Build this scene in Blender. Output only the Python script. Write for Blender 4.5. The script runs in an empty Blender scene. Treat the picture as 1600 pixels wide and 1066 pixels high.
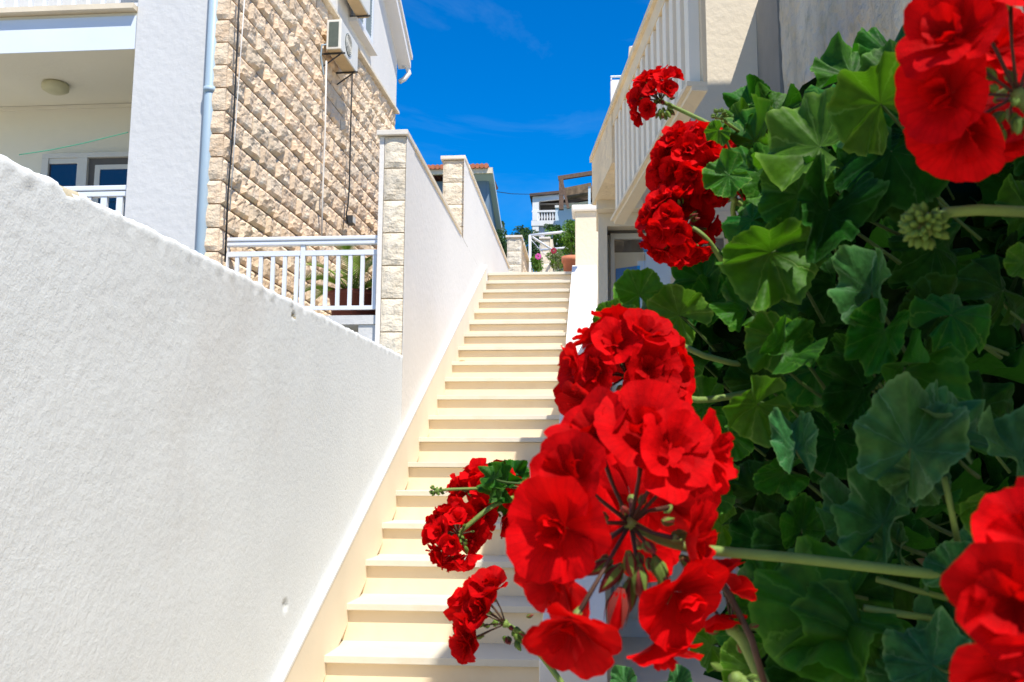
import bpy, bmesh, math, random
import numpy as np
from mathutils import Vector, Matrix, noise, Quaternion
random.seed(7)
R = math.radians
C = bpy.context.scene.collection
S = bpy.context.scene

# ------------------------------------------------------------------ camera
F, PITCH, YAW, ROLL = 1499.826, 0.1428014, 0.0854647, 0.0046048
fw = Vector((-math.sin(YAW)*math.cos(PITCH), math.cos(YAW)*math.cos(PITCH), math.sin(PITCH)))
rt0 = Vector((math.cos(YAW), math.sin(YAW), 0)); up0 = rt0.cross(fw)
rt = rt0*math.cos(ROLL) + up0*math.sin(ROLL)
up = up0*math.cos(ROLL) - rt0*math.sin(ROLL)
cd = bpy.data.cameras.new('camera'); cam = bpy.data.objects.new('camera', cd); C.objects.link(cam)
cd.sensor_width = 36; cd.lens = F/1600*36; cd.clip_start = .01; cd.clip_end = 6000
cam.matrix_world = Matrix(((rt.x, up.x, -fw.x, 0), (rt.y, up.y, -fw.y, 0), (rt.z, up.z, -fw.z, 0), (0, 0, 0, 1)))
S.camera = cam
cd.dof.use_dof = True; cd.dof.focus_distance = 2.2; cd.dof.aperture_fstop = 24; cd.dof.aperture_blades = 7

# ------------------------------------------------------------------ sky, sun, exposure
to_sun = Vector((.34, -.50, 1.0)).normalized()
w = bpy.data.worlds.new('World'); S.world = w; w.use_nodes = True
nt = w.node_tree; nt.nodes.clear()
wo = nt.nodes.new('ShaderNodeOutputWorld'); bg = nt.nodes.new('ShaderNodeBackground')
sk = nt.nodes.new('ShaderNodeTexSky'); sk.sky_type = 'NISHITA'; sk.sun_disc = False
sk.sun_elevation = math.asin(to_sun.z); sk.sun_rotation = math.atan2(to_sun.x, to_sun.y)
sk.air_density = 1.0; sk.dust_density = .3; sk.ozone_density = 2.5; sk.altitude = 0
hs = nt.nodes.new('ShaderNodeHueSaturation'); hs.inputs['Saturation'].default_value = 1.75; hs.inputs['Value'].default_value = .85
hs.inputs['Hue'].default_value = .510
nt.links.new(sk.outputs[0], hs.inputs['Color'])
wc = nt.nodes.new('ShaderNodeTexCoord'); wm = nt.nodes.new('ShaderNodeMapping'); wm.inputs['Scale'].default_value = (1.5, 1.5, 4); wn = nt.nodes.new('ShaderNodeTexNoise')
wn.inputs['Scale'].default_value = 2.6; wn.inputs['Detail'].default_value = 9; wn.inputs['Roughness'].default_value = .6; wn.inputs['Distortion'].default_value = .6
nt.links.new(wc.outputs['Generated'], wm.inputs[0]); nt.links.new(wm.outputs[0], wn.inputs[0])
wr = nt.nodes.new('ShaderNodeMapRange'); nt.links.new(wn.outputs[0], wr.inputs[0]); wr.inputs[1].default_value = .48; wr.inputs[2].default_value = .8; wr.inputs[3].default_value = 0; wr.inputs[4].default_value = .16
wx = nt.nodes.new('ShaderNodeMixRGB'); nt.links.new(wr.outputs[0], wx.inputs[0]); nt.links.new(hs.outputs[0], wx.inputs[1]); wx.inputs[2].default_value = (2.2, 3.4, 4.6, 1)
nt.links.new(wx.outputs[0], bg.inputs[0])
bg.inputs[1].default_value = .15
nt.links.new(bg.outputs[0], wo.inputs[0])
sl = bpy.data.lights.new('sun', 'SUN'); sl.energy = 4.4; sl.angle = R(.55); sl.color = (1, .955, .88)
so = bpy.data.objects.new('sun', sl); C.objects.link(so)
so.rotation_euler = to_sun.to_track_quat('Z', 'Y').to_euler(); so.location = (5, -5, 12)
S.view_settings.view_transform = 'Standard'; S.view_settings.look = 'None'
S.view_settings.gamma = 1; S.view_settings.exposure = .62; S.view_settings.use_curve_mapping = False
S.render.engine = 'CYCLES'

# ------------------------------------------------------------------ helpers
def ray(px, py): return fw + rt*((px-800)/F) + up*((533-py)/F)
def atX(px, py, v): r = ray(px, py); return r*(v/r.x)
def atY(px, py, v): r = ray(px, py); return r*(v/r.y)
def atD(px, py, d): return ray(px, py)*d            # d = distance along the view axis
def atP(px, py, P0, ang):
    t = R(ang); n = Vector((math.cos(t), -math.sin(t), 0)); r = ray(px, py)
    return r*(P0.dot(n)/r.dot(n))
def V(*a): return Vector(a)

class MB:
    def __init__(s): s.v = []; s.f = []; s.m = []; s.mi = 0
    def face(s, *ix): s.f.append(ix); s.m.append(s.mi)
    def hexa(s, p):   # 8 points: bottom 4 ccw, top 4 ccw
        b = len(s.v); s.v += [tuple(q) for q in p]
        for q in ((3,2,1,0),(4,5,6,7),(0,1,5,4),(1,2,6,5),(2,3,7,6),(3,0,4,7)): s.face(*[b+i for i in q])
        return s
    def box(s, x0, x1, y0, y1, z0, z1):
        return s.hexa([(x0,y0,z0),(x1,y0,z0),(x1,y1,z0),(x0,y1,z0),(x0,y0,z1),(x1,y0,z1),(x1,y1,z1),(x0,y1,z1)])
    def bar(s, a, b, w, h, side=None):   # rectangular bar from a to b, w across, h up
        a = Vector(a); b = Vector(b); d = (b-a).normalized()
        u = Vector((0,0,1)) if abs(d.z) < .9 else Vector((0,1,0))
        sd = d.cross(u).normalized() if side is None else Vector(side)
        u = sd.cross(d).normalized()
        p = []
        for q in (a, b):
            p += [q-sd*w/2-u*h/2, q+sd*w/2-u*h/2, q+sd*w/2+u*h/2, q-sd*w/2+u*h/2]
        return s.hexa(p)
    def prism(s, pts, d):  # polygon pts extruded by vector d
        b = len(s.v); n = len(pts); d = Vector(d)
        s.v += [tuple(Vector(p)) for p in pts] + [tuple(Vector(p)+d) for p in pts]
        s.face(*range(b, b+n)); s.face(*range(b+2*n-1, b+n-1, -1))
        for i in range(n):
            j = (i+1) % n; s.face(b+j, b+i, b+n+i, b+n+j)
        return s
    def tube(s, path, r, n=8, cap=True):
        path = [Vector(p) for p in path]; m = len(path)
        rs = r if isinstance(r, (list, tuple)) else [r]*m
        b = len(s.v); prev = None
        for i, p in enumerate(path):
            d = (path[min(i+1, m-1)] - path[max(i-1, 0)]).normalized()
            if prev is None:
                a = d.orthogonal().normalized()
            else:
                a = (prev - d*prev.dot(d)).normalized()
            prev = a; c = d.cross(a)
            for k in range(n):
                t = 2*math.pi*k/n
                s.v.append(tuple(p + (a*math.cos(t)+c*math.sin(t))*rs[i]))
        for i in range(m-1):
            for k in range(n):
                k2 = (k+1) % n
                s.face(b+i*n+k, b+i*n+k2, b+(i+1)*n+k2, b+(i+1)*n+k)
        if cap:
            s.face(*[b+k for k in range(n-1, -1, -1)]); s.face(*[b+(m-1)*n+k for k in range(n)])
        return s
    def lathe(s, prof, c, n=20, axis=None):
        c = Vector(c); q = (Vector(axis).to_track_quat('Z', 'Y') if axis else Quaternion())
        b = len(s.v)
        for r, z in prof:
            for k in range(n):
                t = 2*math.pi*k/n
                s.v.append(tuple(c + q @ Vector((r*math.cos(t), r*math.sin(t), z))))
        for i in range(len(prof)-1):
            for k in range(n):
                k2 = (k+1) % n
                s.face(b+i*n+k, b+i*n+k2, b+(i+1)*n+k2, b+(i+1)*n+k)
        s.face(*[b+k for k in range(n-1, -1, -1)]); s.face(*[b+(len(prof)-1)*n+k for k in range(n)])
        return s
    def mesh(s, name, mats, smooth=False, bevel=0):
        me = bpy.data.meshes.new(name); me.from_pydata(s.v, [], s.f)
        for m_ in (mats if isinstance(mats, (list, tuple)) else [mats]): me.materials.append(m_)
        me.polygons.foreach_set('material_index', s.m)
        if bevel:
            bm = bmesh.new(); bm.from_mesh(me)
            bmesh.ops.bevel(bm, geom=[e for e in bm.edges], offset=bevel, segments=2, affect='EDGES', profile=.6)
            bm.to_mesh(me); bm.free()
        if smooth: me.polygons.foreach_set('use_smooth', [True]*len(me.polygons))
        me.update()
        return me
    def build(s, name, mats, parent=None, smooth=False, bevel=0, **k):
        return link(name, s.mesh(name, mats, smooth, bevel), parent, **k)

def link(name, me, parent=None, loc=None, **k):
    o = bpy.data.objects.new(name, me); C.objects.link(o)
    if parent:
        o.parent = parent
        o.location = (-parent.location) if loc is None else loc
    elif loc is not None: o.location = loc
    for a, b in k.items(): o[a] = b
    return o
def thing(name, label, cat, loc=(0,0,0), group=None):
    o = bpy.data.objects.new(name, None); C.objects.link(o); o.location = loc
    o['label'] = label; o['category'] = cat
    if group: o['group'] = group
    o.empty_display_size = .1
    return o
def tag(o, label, cat, group=None):
    o['label'] = label; o['category'] = cat
    if group: o['group'] = group
    return o

# ------------------------------------------------------------------ materials
def newmat(name):
    m = bpy.data.materials.new(name); m.use_nodes = True
    n = m.node_tree; n.nodes.clear()
    o = n.nodes.new('ShaderNodeOutputMaterial'); b = n.nodes.new('ShaderNodeBsdfPrincipled')
    n.links.new(b.outputs[0], o.inputs[0])
    return m, n, b, o
def surf(name, col, rough=.8, var=.08, vscale=3., bump=0., bscale=60., bump2=0., b2scale=400., metal=0, spec=.3, col2=None, mix=(.45,.6), mscale=2., streak=False, orand=0.):
    m, n, b, o = newmat(name)
    N = n.nodes.new; L = n.links.new
    tc = N('ShaderNodeTexCoord')
    src = tc.outputs['Object']
    nz = N('ShaderNodeTexNoise'); nz.inputs['Scale'].default_value = vscale; nz.inputs['Detail'].default_value = 6
    if streak:
        mp = N('ShaderNodeMapping'); mp.inputs['Scale'].default_value = (1, 1, .12); L(src, mp.inputs[0]); L(mp.outputs[0], nz.inputs[0])
    else: L(src, nz.inputs[0])
    cr = N('ShaderNodeMapRange'); cr.inputs[1].default_value = .3; cr.inputs[2].default_value = .7
    cr.inputs[3].default_value = 1-var; cr.inputs[4].default_value = 1+var*.5
    L(nz.outputs[0], cr.inputs[0])
    mul = N('ShaderNodeMixRGB'); mul.blend_type = 'MULTIPLY'; mul.inputs[0].default_value = 1
    mul.inputs[1].default_value = (*col, 1)
    L(cr.outputs[0], mul.inputs[2])
    last = mul.outputs[0]
    if col2:
        n2 = N('ShaderNodeTexNoise'); n2.inputs['Scale'].default_value = mscale; n2.inputs['Detail'].default_value = 8; n2.inputs['Roughness'].default_value = .65
        L(src, n2.inputs[0])
        r2 = N('ShaderNodeMapRange'); r2.inputs[1].default_value = mix[0]; r2.inputs[2].default_value = mix[1]
        L(n2.outputs[0], r2.inputs[0])
        mx = N('ShaderNodeMixRGB'); L(r2.outputs[0], mx.inputs[0]); L(last, mx.inputs[1]); mx.inputs[2].default_value = (*col2, 1)
        last = mx.outputs[0]
    if orand:
        oi = N('ShaderNodeObjectInfo'); om = N('ShaderNodeMapRange'); L(oi.outputs['Random'], om.inputs[0]); om.inputs[3].default_value = 1-orand; om.inputs[4].default_value = 1+orand*.4
        m4 = N('ShaderNodeMixRGB'); m4.blend_type = 'MULTIPLY'; m4.inputs[0].default_value = 1; L(last, m4.inputs[1]); L(om.outputs[0], m4.inputs[2]); last = m4.outputs[0]
    L(last, b.inputs['Base Color'])
    b.inputs['Roughness'].default_value = rough; b.inputs['Metallic'].default_value = metal
    b.inputs['Specular IOR Level'].default_value = spec
    prev = None
    for st, sc in ((bump, bscale), (bump2, b2scale)):
        if st:
            t = N('ShaderNodeTexNoise'); t.inputs['Scale'].default_value = sc; t.inputs['Detail'].default_value = 5
            L(src, t.inputs[0])
            bp = N('ShaderNodeBump'); bp.inputs['Strength'].default_value = st; bp.inputs['Distance'].default_value = .6/sc
            L(t.outputs[0], bp.inputs['Height'])
            if prev: L(prev, bp.inputs['Normal'])
            prev = bp.outputs[0]
    if prev: L(prev, b.inputs['Normal'])
    return m

M = {}
M['stucco'] = surf('white_stucco', (.77,.795,.782), .9, .05, 1.3, .16, 60, .28, 210, col2=(.72,.715,.68), mix=(.55,.75), mscale=.9)
_n = M['stucco'].node_tree; _b = [x for x in _n.nodes if x.type == 'BSDF_PRINCIPLED'][0]; _l = _b.inputs['Base Color'].links[0].from_socket
_tc = _n.nodes.new('ShaderNodeTexCoord'); _mp = _n.nodes.new('ShaderNodeMapping'); _mp.inputs['Scale'].default_value = (1, 5, .5); _ns = _n.nodes.new('ShaderNodeTexNoise'); _ns.inputs['Scale'].default_value = 2.2; _ns.inputs['Detail'].default_value = 7; _ns.inputs['Roughness'].default_value = .7
_n.links.new(_tc.outputs['Object'], _mp.inputs[0]); _n.links.new(_mp.outputs[0], _ns.inputs[0])
_mr = _n.nodes.new('ShaderNodeMapRange'); _mr.inputs[1].default_value = .52; _mr.inputs[2].default_value = .78; _mr.inputs[3].default_value = 1; _mr.inputs[4].default_value = .955; _n.links.new(_ns.outputs[0], _mr.inputs[0])
_mm = _n.nodes.new('ShaderNodeMixRGB'); _mm.blend_type = 'MULTIPLY'; _mm.inputs[0].default_value = 1; _n.links.new(_l, _mm.inputs[1]); _n.links.new(_mr.outputs[0], _mm.inputs[2]); _n.links.new(_mm.outputs[0], _b.inputs['Base Color'])
M['bare'] = surf('bare_plaster', (.55,.48,.33), .9, .15, 20, .4, 120)
M['wallwhite'] = surf('smooth_white_wall', (.77,.73,.66), .85, .05, 1.1, .12, 22, .15, 150, col2=(.74,.70,.62), mix=(.6,.8), mscale=1.2)
M['white_strip'] = surf('skirting_top', (.82,.81,.78), .6, .03, 3, .1, 60)
M['pilaster'] = surf('cool_white_paint', (.61,.60,.57), .85, .05, 1.5, .15, 18, .15, 120)
M['soffit'] = surf('balcony_cream_paint', (.74,.70,.58), .85, .06, 1.2, .1, 30)
M['slabband'] = surf('slab_edge_paint', (.70,.75,.79), .8, .05, 2)
M['step'] = surf('limestone_tread', (.66,.60,.48), .62, .07, 2.2, .06, 60, .06, 300, col2=(.60,.51,.36), mix=(.55,.78), mscale=4, orand=.07)
M['riser'] = surf('limestone_riser', (.85,.69,.47), .7, .08, 1.7, .05, 60, col2=(.78,.60,.38), mix=(.5,.78), mscale=2.6, orand=.06)
M['skirt'] = surf('limestone_skirting', (.80,.69,.52), .7, .06, 2.2, .05, 60)
def stonemat(name, c, c2): return surf(name, c, .95, .14, 14, .8, 45, .6, 190, col2=c2, mix=(.50,.68), mscale=9, orand=.16)
M['stone'] = [stonemat('split_stone_a', (.80,.60,.40), (.80,.69,.53)), stonemat('split_stone_b', (.80,.64,.45), (.77,.55,.35)), stonemat('split_stone_c', (.78,.57,.37), (.80,.68,.52))]
M['pstone'] = stonemat('pillar_stone', (.76,.66,.50), (.78,.72,.60))
M['mortar'] = surf('mortar', (.46,.36,.24), .95, .2, 20, .4, 80)
M['coping'] = surf('cream_coping', (.74,.63,.46), .75, .10, 4, .15, 60)
M['capstone'] = surf('pale_cap', (.72,.66,.56), .8, .10, 6, .15, 60)
M['railwhite'] = surf('white_painted_metal', (.74,.76,.78), .45, .03, 5, spec=.5)
M['pipe'] = surf('grey_blue_pipe', (.36,.46,.52), .5, .06, 6, spec=.4)
M['acwhite'] = surf('ac_casing', (.74,.71,.62), .5, .06, 8, spec=.4)
M['acbrown'] = surf('ac_underside', (.56,.42,.24), .7, .1, 8)
M['dark'] = surf('dark_metal', (.045,.045,.045), .6, .1, 8)
M['grille'] = surf('grille_grey', (.10,.12,.10), .6, .15, 30)
M['glassdark'] = surf('window_glass_dark', (.012,.014,.03), .05, 0, 3, spec=.9)
M['black'] = surf('black_cable', (.02,.02,.02), .6, 0, 3)
M['cable_w'] = surf('white_cable', (.66,.62,.55), .6, 0, 3)
M['greencord'] = surf('green_cord', (.10,.42,.25), .6, 0, 3)
M['upperwhite'] = surf('upper_wall_white', (.74,.71,.66), .88, .08, 2.5, .15, 30, streak=True)
M['shutter'] = surf('grey_blue_shutter', (.52,.56,.60), .6, .05, 6)
M['tile'] = surf('red_roof_tile', (.52,.17,.08), .85, .25, 9, .3, 40)
M['bluewall'] = surf('blue_grey_wall', (.16,.23,.30), .9, .08, 2)
M['lilac'] = surf('pale_lilac_wall', (.55,.56,.66), .9, .05, 1)
M['farwhite'] = surf('far_white_wall', (.74,.72,.70), .9, .05, 1)
M['farpale'] = surf('pale_blue_wall', (.52,.62,.70), .9, .04, 1)
M['farint'] = surf('loggia_wall', (.13,.12,.11), .9, .1, 1)
M['wood'] = surf('weathered_timber', (.16,.10,.07), .85, .3, 5)
M['roofdark'] = surf('dark_roof_edge', (.12,.08,.06), .85, .2, 2)
M['thatch'] = surf('brushwood', (.20,.14,.09), .95, .5, 3, .6, 20)
M['cream'] = surf('cream_render', (.72,.62,.46), .88, .06, 1.4, .2, 25, .2, 130, col2=(.62,.52,.38), mix=(.62,.82), mscale=2)
M['creamrough'] = surf('cream_panel', (.87,.70,.46), .9, .12, 3, .5, 18, col2=(.56,.44,.30), mix=(.58,.8), mscale=4, streak=True)
M['rec'] = surf('slot_back', (.80,.62,.40), .9, .1, 4)
M['slatw'] = surf('slat_white', (.87,.79,.64), .8, .05, 4)
M['greystrip'] = surf('grey_render', (.25,.24,.21), .9, .1, 6, .5, 70)
M['roughgrey'] = surf('rough_grey_render', (.66,.59,.45), .95, .25, 5, .9, 16, .8, 70, col2=(.38,.36,.26), mix=(.5,.72), mscale=7, streak=True)
M['peel'] = surf('peeling_white', (.82,.80,.76), .9, .1, 9, .3, 50, col2=(.42,.33,.22), mix=(.58,.66), mscale=9)
M['doorframe'] = surf('door_frame', (.62,.60,.54), .5, .03, 5)
M['doorhead_and_reflection'] = surf('dark_head_and_reflection', (.11,.10,.09), .7, .25, 4, streak=False)
M['beige_reflection'] = surf('reflected_beige', (.62,.56,.43), .9, .05, 3)
M['skyreflect'] = surf('sky_reflection', (.01,.19,.52), .6, .04, 3)
M['floor'] = surf('tan_paving', (.62,.50,.36), .8, .08, 3, .1, 60)
M['terracotta'] = surf('terracotta', (.55,.20,.11), .85, .12, 9)
M['ground'] = surf('dry_ground', (.36,.31,.22), .95, .2, 1.2, .3, 12)
M['hill'] = surf('hillside_scrub', (.10,.13,.05), .95, .4, .4, .6, 2)
M['soil'] = surf('soil', (.05,.035,.025), .95, .3, 30, .6, 60)
M['bark'] = surf('woody_stem', (.13,.10,.055), .85, .25, 30, .4, 90)

def leafmat(name, col, back=None, trans=.35, sheen=.25, vein=(.16,.30,.07), rough=.55, tcol=None):
    m, n, b, o = newmat(name); N = n.nodes.new; L = n.links.new
    tc = N('ShaderNodeTexCoord'); sx = N('ShaderNodeSeparateXYZ'); L(tc.outputs['Object'], sx.inputs[0])
    at = N('ShaderNodeMath'); at.operation = 'ARCTAN2'; L(sx.outputs[0], at.inputs[0]); L(sx.outputs[1], at.inputs[1])
    ln = N('ShaderNodeVectorMath'); ln.operation = 'LENGTH'; L(tc.outputs['Object'], ln.inputs[0])
    nz = N('ShaderNodeTexNoise'); nz.inputs['Scale'].default_value = 6; nz.inputs['Detail'].default_value = 3; L(tc.outputs['Object'], nz.inputs[0])
    ad = N('ShaderNodeMath'); ad.operation = 'MULTIPLY_ADD'; L(nz.outputs[0], ad.inputs[0]); ad.inputs[1].default_value = .25; L(at.outputs[0], ad.inputs[2])
    sc = N('ShaderNodeMath'); sc.operation = 'MULTIPLY'; sc.inputs[1].default_value = 7/5.7; L(ad.outputs[0], sc.inputs[0])
    a5 = N('ShaderNodeMath'); a5.operation = 'ADD'; a5.inputs[1].default_value = 10.4; L(sc.outputs[0], a5.inputs[0])
    fr = N('ShaderNodeMath'); fr.operation = 'FRACT'; L(a5.outputs[0], fr.inputs[0])
    pp = N('ShaderNodeMath'); pp.operation = 'SUBTRACT'; L(fr.outputs[0], pp.inputs[0]); pp.inputs[1].default_value = .5
    ab = N('ShaderNodeMath'); ab.operation = 'ABSOLUTE'; L(pp.outputs[0], ab.inputs[0])
    wd = N('ShaderNodeMath'); wd.operation = 'MULTIPLY'; L(ab.outputs[0], wd.inputs[0]); L(ln.outputs[0], wd.inputs[1])
    mr = N('ShaderNodeMapRange'); L(wd.outputs[0], mr.inputs[0]); mr.inputs[1].default_value = .006; mr.inputs[2].default_value = .022; mr.inputs[3].default_value = .75; mr.inputs[4].default_value = 0
    n2 = N('ShaderNodeTexNoise'); n2.inputs['Scale'].default_value = 3.5; n2.inputs['Detail'].default_value = 6; L(tc.outputs['Object'], n2.inputs[0])
    oi = N('ShaderNodeObjectInfo')
    hv = N('ShaderNodeHueSaturation'); hv.inputs['Color'].default_value = (*col, 1)
    m1 = N('ShaderNodeMapRange'); L(oi.outputs['Random'], m1.inputs[0]); m1.inputs[3].default_value = .478; m1.inputs[4].default_value = .522; L(m1.outputs[0], hv.inputs['Hue'])
    m2 = N('ShaderNodeMapRange'); L(n2.outputs[0], m2.inputs[0]); m2.inputs[1].default_value = .3; m2.inputs[2].default_value = .7; m2.inputs[3].default_value = .65; m2.inputs[4].default_value = 1.35; L(m2.outputs[0], hv.inputs['Value'])
    mx = N('ShaderNodeMixRGB'); L(mr.outputs[0], mx.inputs[0]); L(hv.outputs[0], mx.inputs[1]); mx.inputs[2].default_value = (*vein, 1)
    ra = N('ShaderNodeAttribute'); ra.attribute_name = 'rad'
    rm = N('ShaderNodeMapRange'); L(ra.outputs['Fac'], rm.inputs[0]); rm.inputs[1].default_value = .93; rm.inputs[2].default_value = 1; rm.inputs[3].default_value = 0; rm.inputs[4].default_value = .6
    zn = N('ShaderNodeMapRange'); L(ra.outputs['Fac'], zn.inputs[0]); zn.inputs[1].default_value = .45; zn.inputs[2].default_value = .62; zn.inputs[3].default_value = .82; zn.inputs[4].default_value = 1
    mz = N('ShaderNodeMixRGB'); mz.blend_type = 'MULTIPLY'; mz.inputs[0].default_value = 1; L(mx.outputs[0], mz.inputs[1]); L(zn.outputs[0], mz.inputs[2])
    mq = N('ShaderNodeMixRGB'); L(rm.outputs[0], mq.inputs[0]); L(mz.outputs[0], mq.inputs[1]); mq.inputs[2].default_value = (min(1,vein[0]*1.3), min(1,vein[1]*1.3), vein[2], 1); mx = mq
    # paler underside
    ge = N('ShaderNodeNewGeometry'); mb = N('ShaderNodeMixRGB'); L(ge.outputs['Backfacing'], mb.inputs[0]); L(mx.outputs[0], mb.inputs[1])
    mb.inputs[2].default_value = (*(back or tuple(c*1.5 for c in col)), 1)
    L(mb.outputs[0], b.inputs['Base Color'])
    b.inputs['Roughness'].default_value = rough; b.inputs['Specular IOR Level'].default_value = .16 if trans > .1 else .04
    b.inputs['Sheen Weight'].default_value = sheen*.16; b.inputs['Sheen Roughness'].default_value = .4; b.inputs['Sheen Tint'].default_value = (.6,1,.55,1)
    bp = N('ShaderNodeBump'); bp.inputs['Strength'].default_value = .5; bp.inputs['Distance'].default_value = .0007
    vo = N('ShaderNodeTexVoronoi'); vo.inputs['Scale'].default_value = 9; L(tc.outputs['Object'], vo.inputs[0])
    sb = N('ShaderNodeMath'); sb.operation = 'MULTIPLY_ADD'; L(mr.outputs[0], sb.inputs[0]); sb.inputs[1].default_value = -.8; L(vo.outputs[0], sb.inputs[2])
    L(sb.outputs[0], bp.inputs['Height']); L(bp.outputs[0], b.inputs['Normal'])
    tr = N('ShaderNodeBsdfTranslucent'); tr.inputs[0].default_value = (*(tcol or (col[0]*2.6, col[1]*2.4, col[2]*.9)), 1)
    ms = N('ShaderNodeMixShader'); ms.inputs[0].default_value = trans
    L(b.outputs[0], ms.inputs[1]); L(tr.outputs[0], ms.inputs[2]); L(ms.outputs[0], o.inputs[0])
    return m
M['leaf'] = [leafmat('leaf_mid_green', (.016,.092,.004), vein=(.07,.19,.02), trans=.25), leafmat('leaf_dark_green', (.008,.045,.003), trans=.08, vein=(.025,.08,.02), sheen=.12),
             leafmat('leaf_yellow_green', (.036,.118,.005), trans=.28, vein=(.14,.25,.04)),
             leafmat('leaf_sky_sheen_green', (.028,.110,.024), trans=.12, sheen=.6, vein=(.09,.19,.08), back=(.07,.15,.06))]  # last tone has the bluish sky sheen put into its colour
def petalmat(name, col, tcol, trans=.35):
    m, n, b, o = newmat(name); N = n.nodes.new; L = n.links.new
    tc = N('ShaderNodeTexCoord'); nz = N('ShaderNodeTexNoise'); nz.inputs['Scale'].default_value = 3; L(tc.outputs['Object'], nz.inputs[0])
    cr = N('ShaderNodeMapRange'); L(nz.outputs[0], cr.inputs[0]); cr.inputs[1].default_value = .3; cr.inputs[2].default_value = .7; cr.inputs[3].default_value = .72; cr.inputs[4].default_value = 1.1
    mx = N('ShaderNodeMixRGB'); mx.blend_type = 'MULTIPLY'; mx.inputs[0].default_value = 1; mx.inputs[1].default_value = (*col, 1); L(cr.outputs[0], mx.inputs[2])
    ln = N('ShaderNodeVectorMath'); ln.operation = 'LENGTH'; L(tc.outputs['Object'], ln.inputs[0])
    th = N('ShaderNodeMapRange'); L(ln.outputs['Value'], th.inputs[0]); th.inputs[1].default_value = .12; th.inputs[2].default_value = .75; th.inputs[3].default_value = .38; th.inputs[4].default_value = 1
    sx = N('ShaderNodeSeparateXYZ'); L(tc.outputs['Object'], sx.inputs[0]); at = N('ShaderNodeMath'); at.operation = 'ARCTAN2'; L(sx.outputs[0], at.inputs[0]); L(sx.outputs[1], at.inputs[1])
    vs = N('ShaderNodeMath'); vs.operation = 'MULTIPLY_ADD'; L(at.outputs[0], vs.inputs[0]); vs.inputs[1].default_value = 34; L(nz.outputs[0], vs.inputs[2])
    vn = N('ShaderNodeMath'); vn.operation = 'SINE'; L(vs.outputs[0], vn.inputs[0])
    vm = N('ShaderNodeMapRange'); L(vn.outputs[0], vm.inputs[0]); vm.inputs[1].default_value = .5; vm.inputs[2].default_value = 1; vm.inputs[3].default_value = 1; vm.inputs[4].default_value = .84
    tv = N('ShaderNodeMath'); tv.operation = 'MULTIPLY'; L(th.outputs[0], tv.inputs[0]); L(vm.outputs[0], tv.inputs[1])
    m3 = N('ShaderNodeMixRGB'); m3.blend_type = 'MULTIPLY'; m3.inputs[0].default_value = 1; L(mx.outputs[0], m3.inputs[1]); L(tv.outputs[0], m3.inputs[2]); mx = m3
    L(mx.outputs[0], b.inputs['Base Color']); b.inputs['Roughness'].default_value = .7; b.inputs['Specular IOR Level'].default_value = .06
    oi = N('ShaderNodeObjectInfo'); hv = N('ShaderNodeHueSaturation'); L(m3.outputs[0], hv.inputs['Color'])
    r1 = N('ShaderNodeMapRange'); L(oi.outputs['Random'], r1.inputs[0]); r1.inputs[3].default_value = .72; r1.inputs[4].default_value = 1.12; L(r1.outputs[0], hv.inputs['Value'])
    L(hv.outputs[0], b.inputs['Base Color'])
    wv = N('ShaderNodeTexNoise'); wv.inputs['Scale'].default_value = 9; wv.inputs['Detail'].default_value = 4; L(tc.outputs['Object'], wv.inputs[0])
    bp = N('ShaderNodeBump'); bp.inputs['Strength'].default_value = .35; bp.inputs['Distance'].default_value = .0012; L(wv.outputs[0], bp.inputs['Height']); L(bp.outputs[0], b.inputs['Normal'])
    tr = N('ShaderNodeBsdfTranslucent'); tr.inputs[0].default_value = (*tcol, 1)
    ms = N('ShaderNodeMixShader'); ms.inputs[0].default_value = trans
    L(b.outputs[0], ms.inputs[1]); L(tr.outputs[0], ms.inputs[2]); L(ms.outputs[0], o.inputs[0])
    return m
M['leaf'].append(leafmat('leaf_deep_shade_green', (.003,.013,.001), trans=.02, vein=(.008,.03,.006), sheen=.05))  # near-black base colour carries the shade inside the bush
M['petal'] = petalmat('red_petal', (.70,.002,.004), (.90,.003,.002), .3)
M['stalk'] = surf('flower_stalk', (.16,.24,.05), .6, .12, 60, .3, 300)
M['lstalk'] = surf('leaf_stalk', (.045,.09,.015), .65, .15, 60)
M['stalkd'] = surf('reddish_pedicel', (.07,.035,.02), .6, .2, 60)
M['budg'] = surf('green_bud', (.13,.22,.03), .65, .25, 90, .4, 300)
M['budr'] = surf('red_bud', (.20,.03,.02), .65, .4, 60)

# ------------------------------------------------------------------ setting
g = MB().box(-1500, 1500, -1500, 2500, -1.9, -1.8).build('ground', M['ground'], kind='structure')
lp = MB().box(-1.13, .9, -3, 2.6, -1.8, -1.55).build('lower_path', M['floor'], kind='structure')
Y0, Z0, RUN, RISE, XL, XR = 4.04248, -.72636, .345226, .16486, -1.15, -.225
TOPY = Y0+18*RUN; TOPZ = Z0+18*RISE
MB().box(-1.15, 6, TOPY+.34, 16, -1.8, TOPZ-.004).build('upper_terrace', M['floor'], kind='structure')
# hillside behind
hb = MB(); nx, ny = 30, 30
for j in range(ny+1):
    for i in range(nx+1):
        y = 16 + (j/ny)**1.3*240; x = -160 + 320*i/nx
        z = -1.9 + 4.0*min(1, max(0, (y-15)/6)) + max(0, (y-17))*.262*(1 if y < 110 else 1) - max(0, y-105)*.22
        if x < -3: z -= min(1, (-3-x)/20)*max(0, (y-17))*.16
        z += (noise.noise(Vector((x*.05, y*.05, 0))))*min(3, (y-16)*.04)
        hb.v.append((x, y, z))
for j in range(ny):
    for i in range(nx):
        a = j*(nx+1)+i; hb.face(a, a+1, a+nx+2, a+nx+1)
hb.build('hillside', M['hill'], smooth=True, kind='structure')

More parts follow.
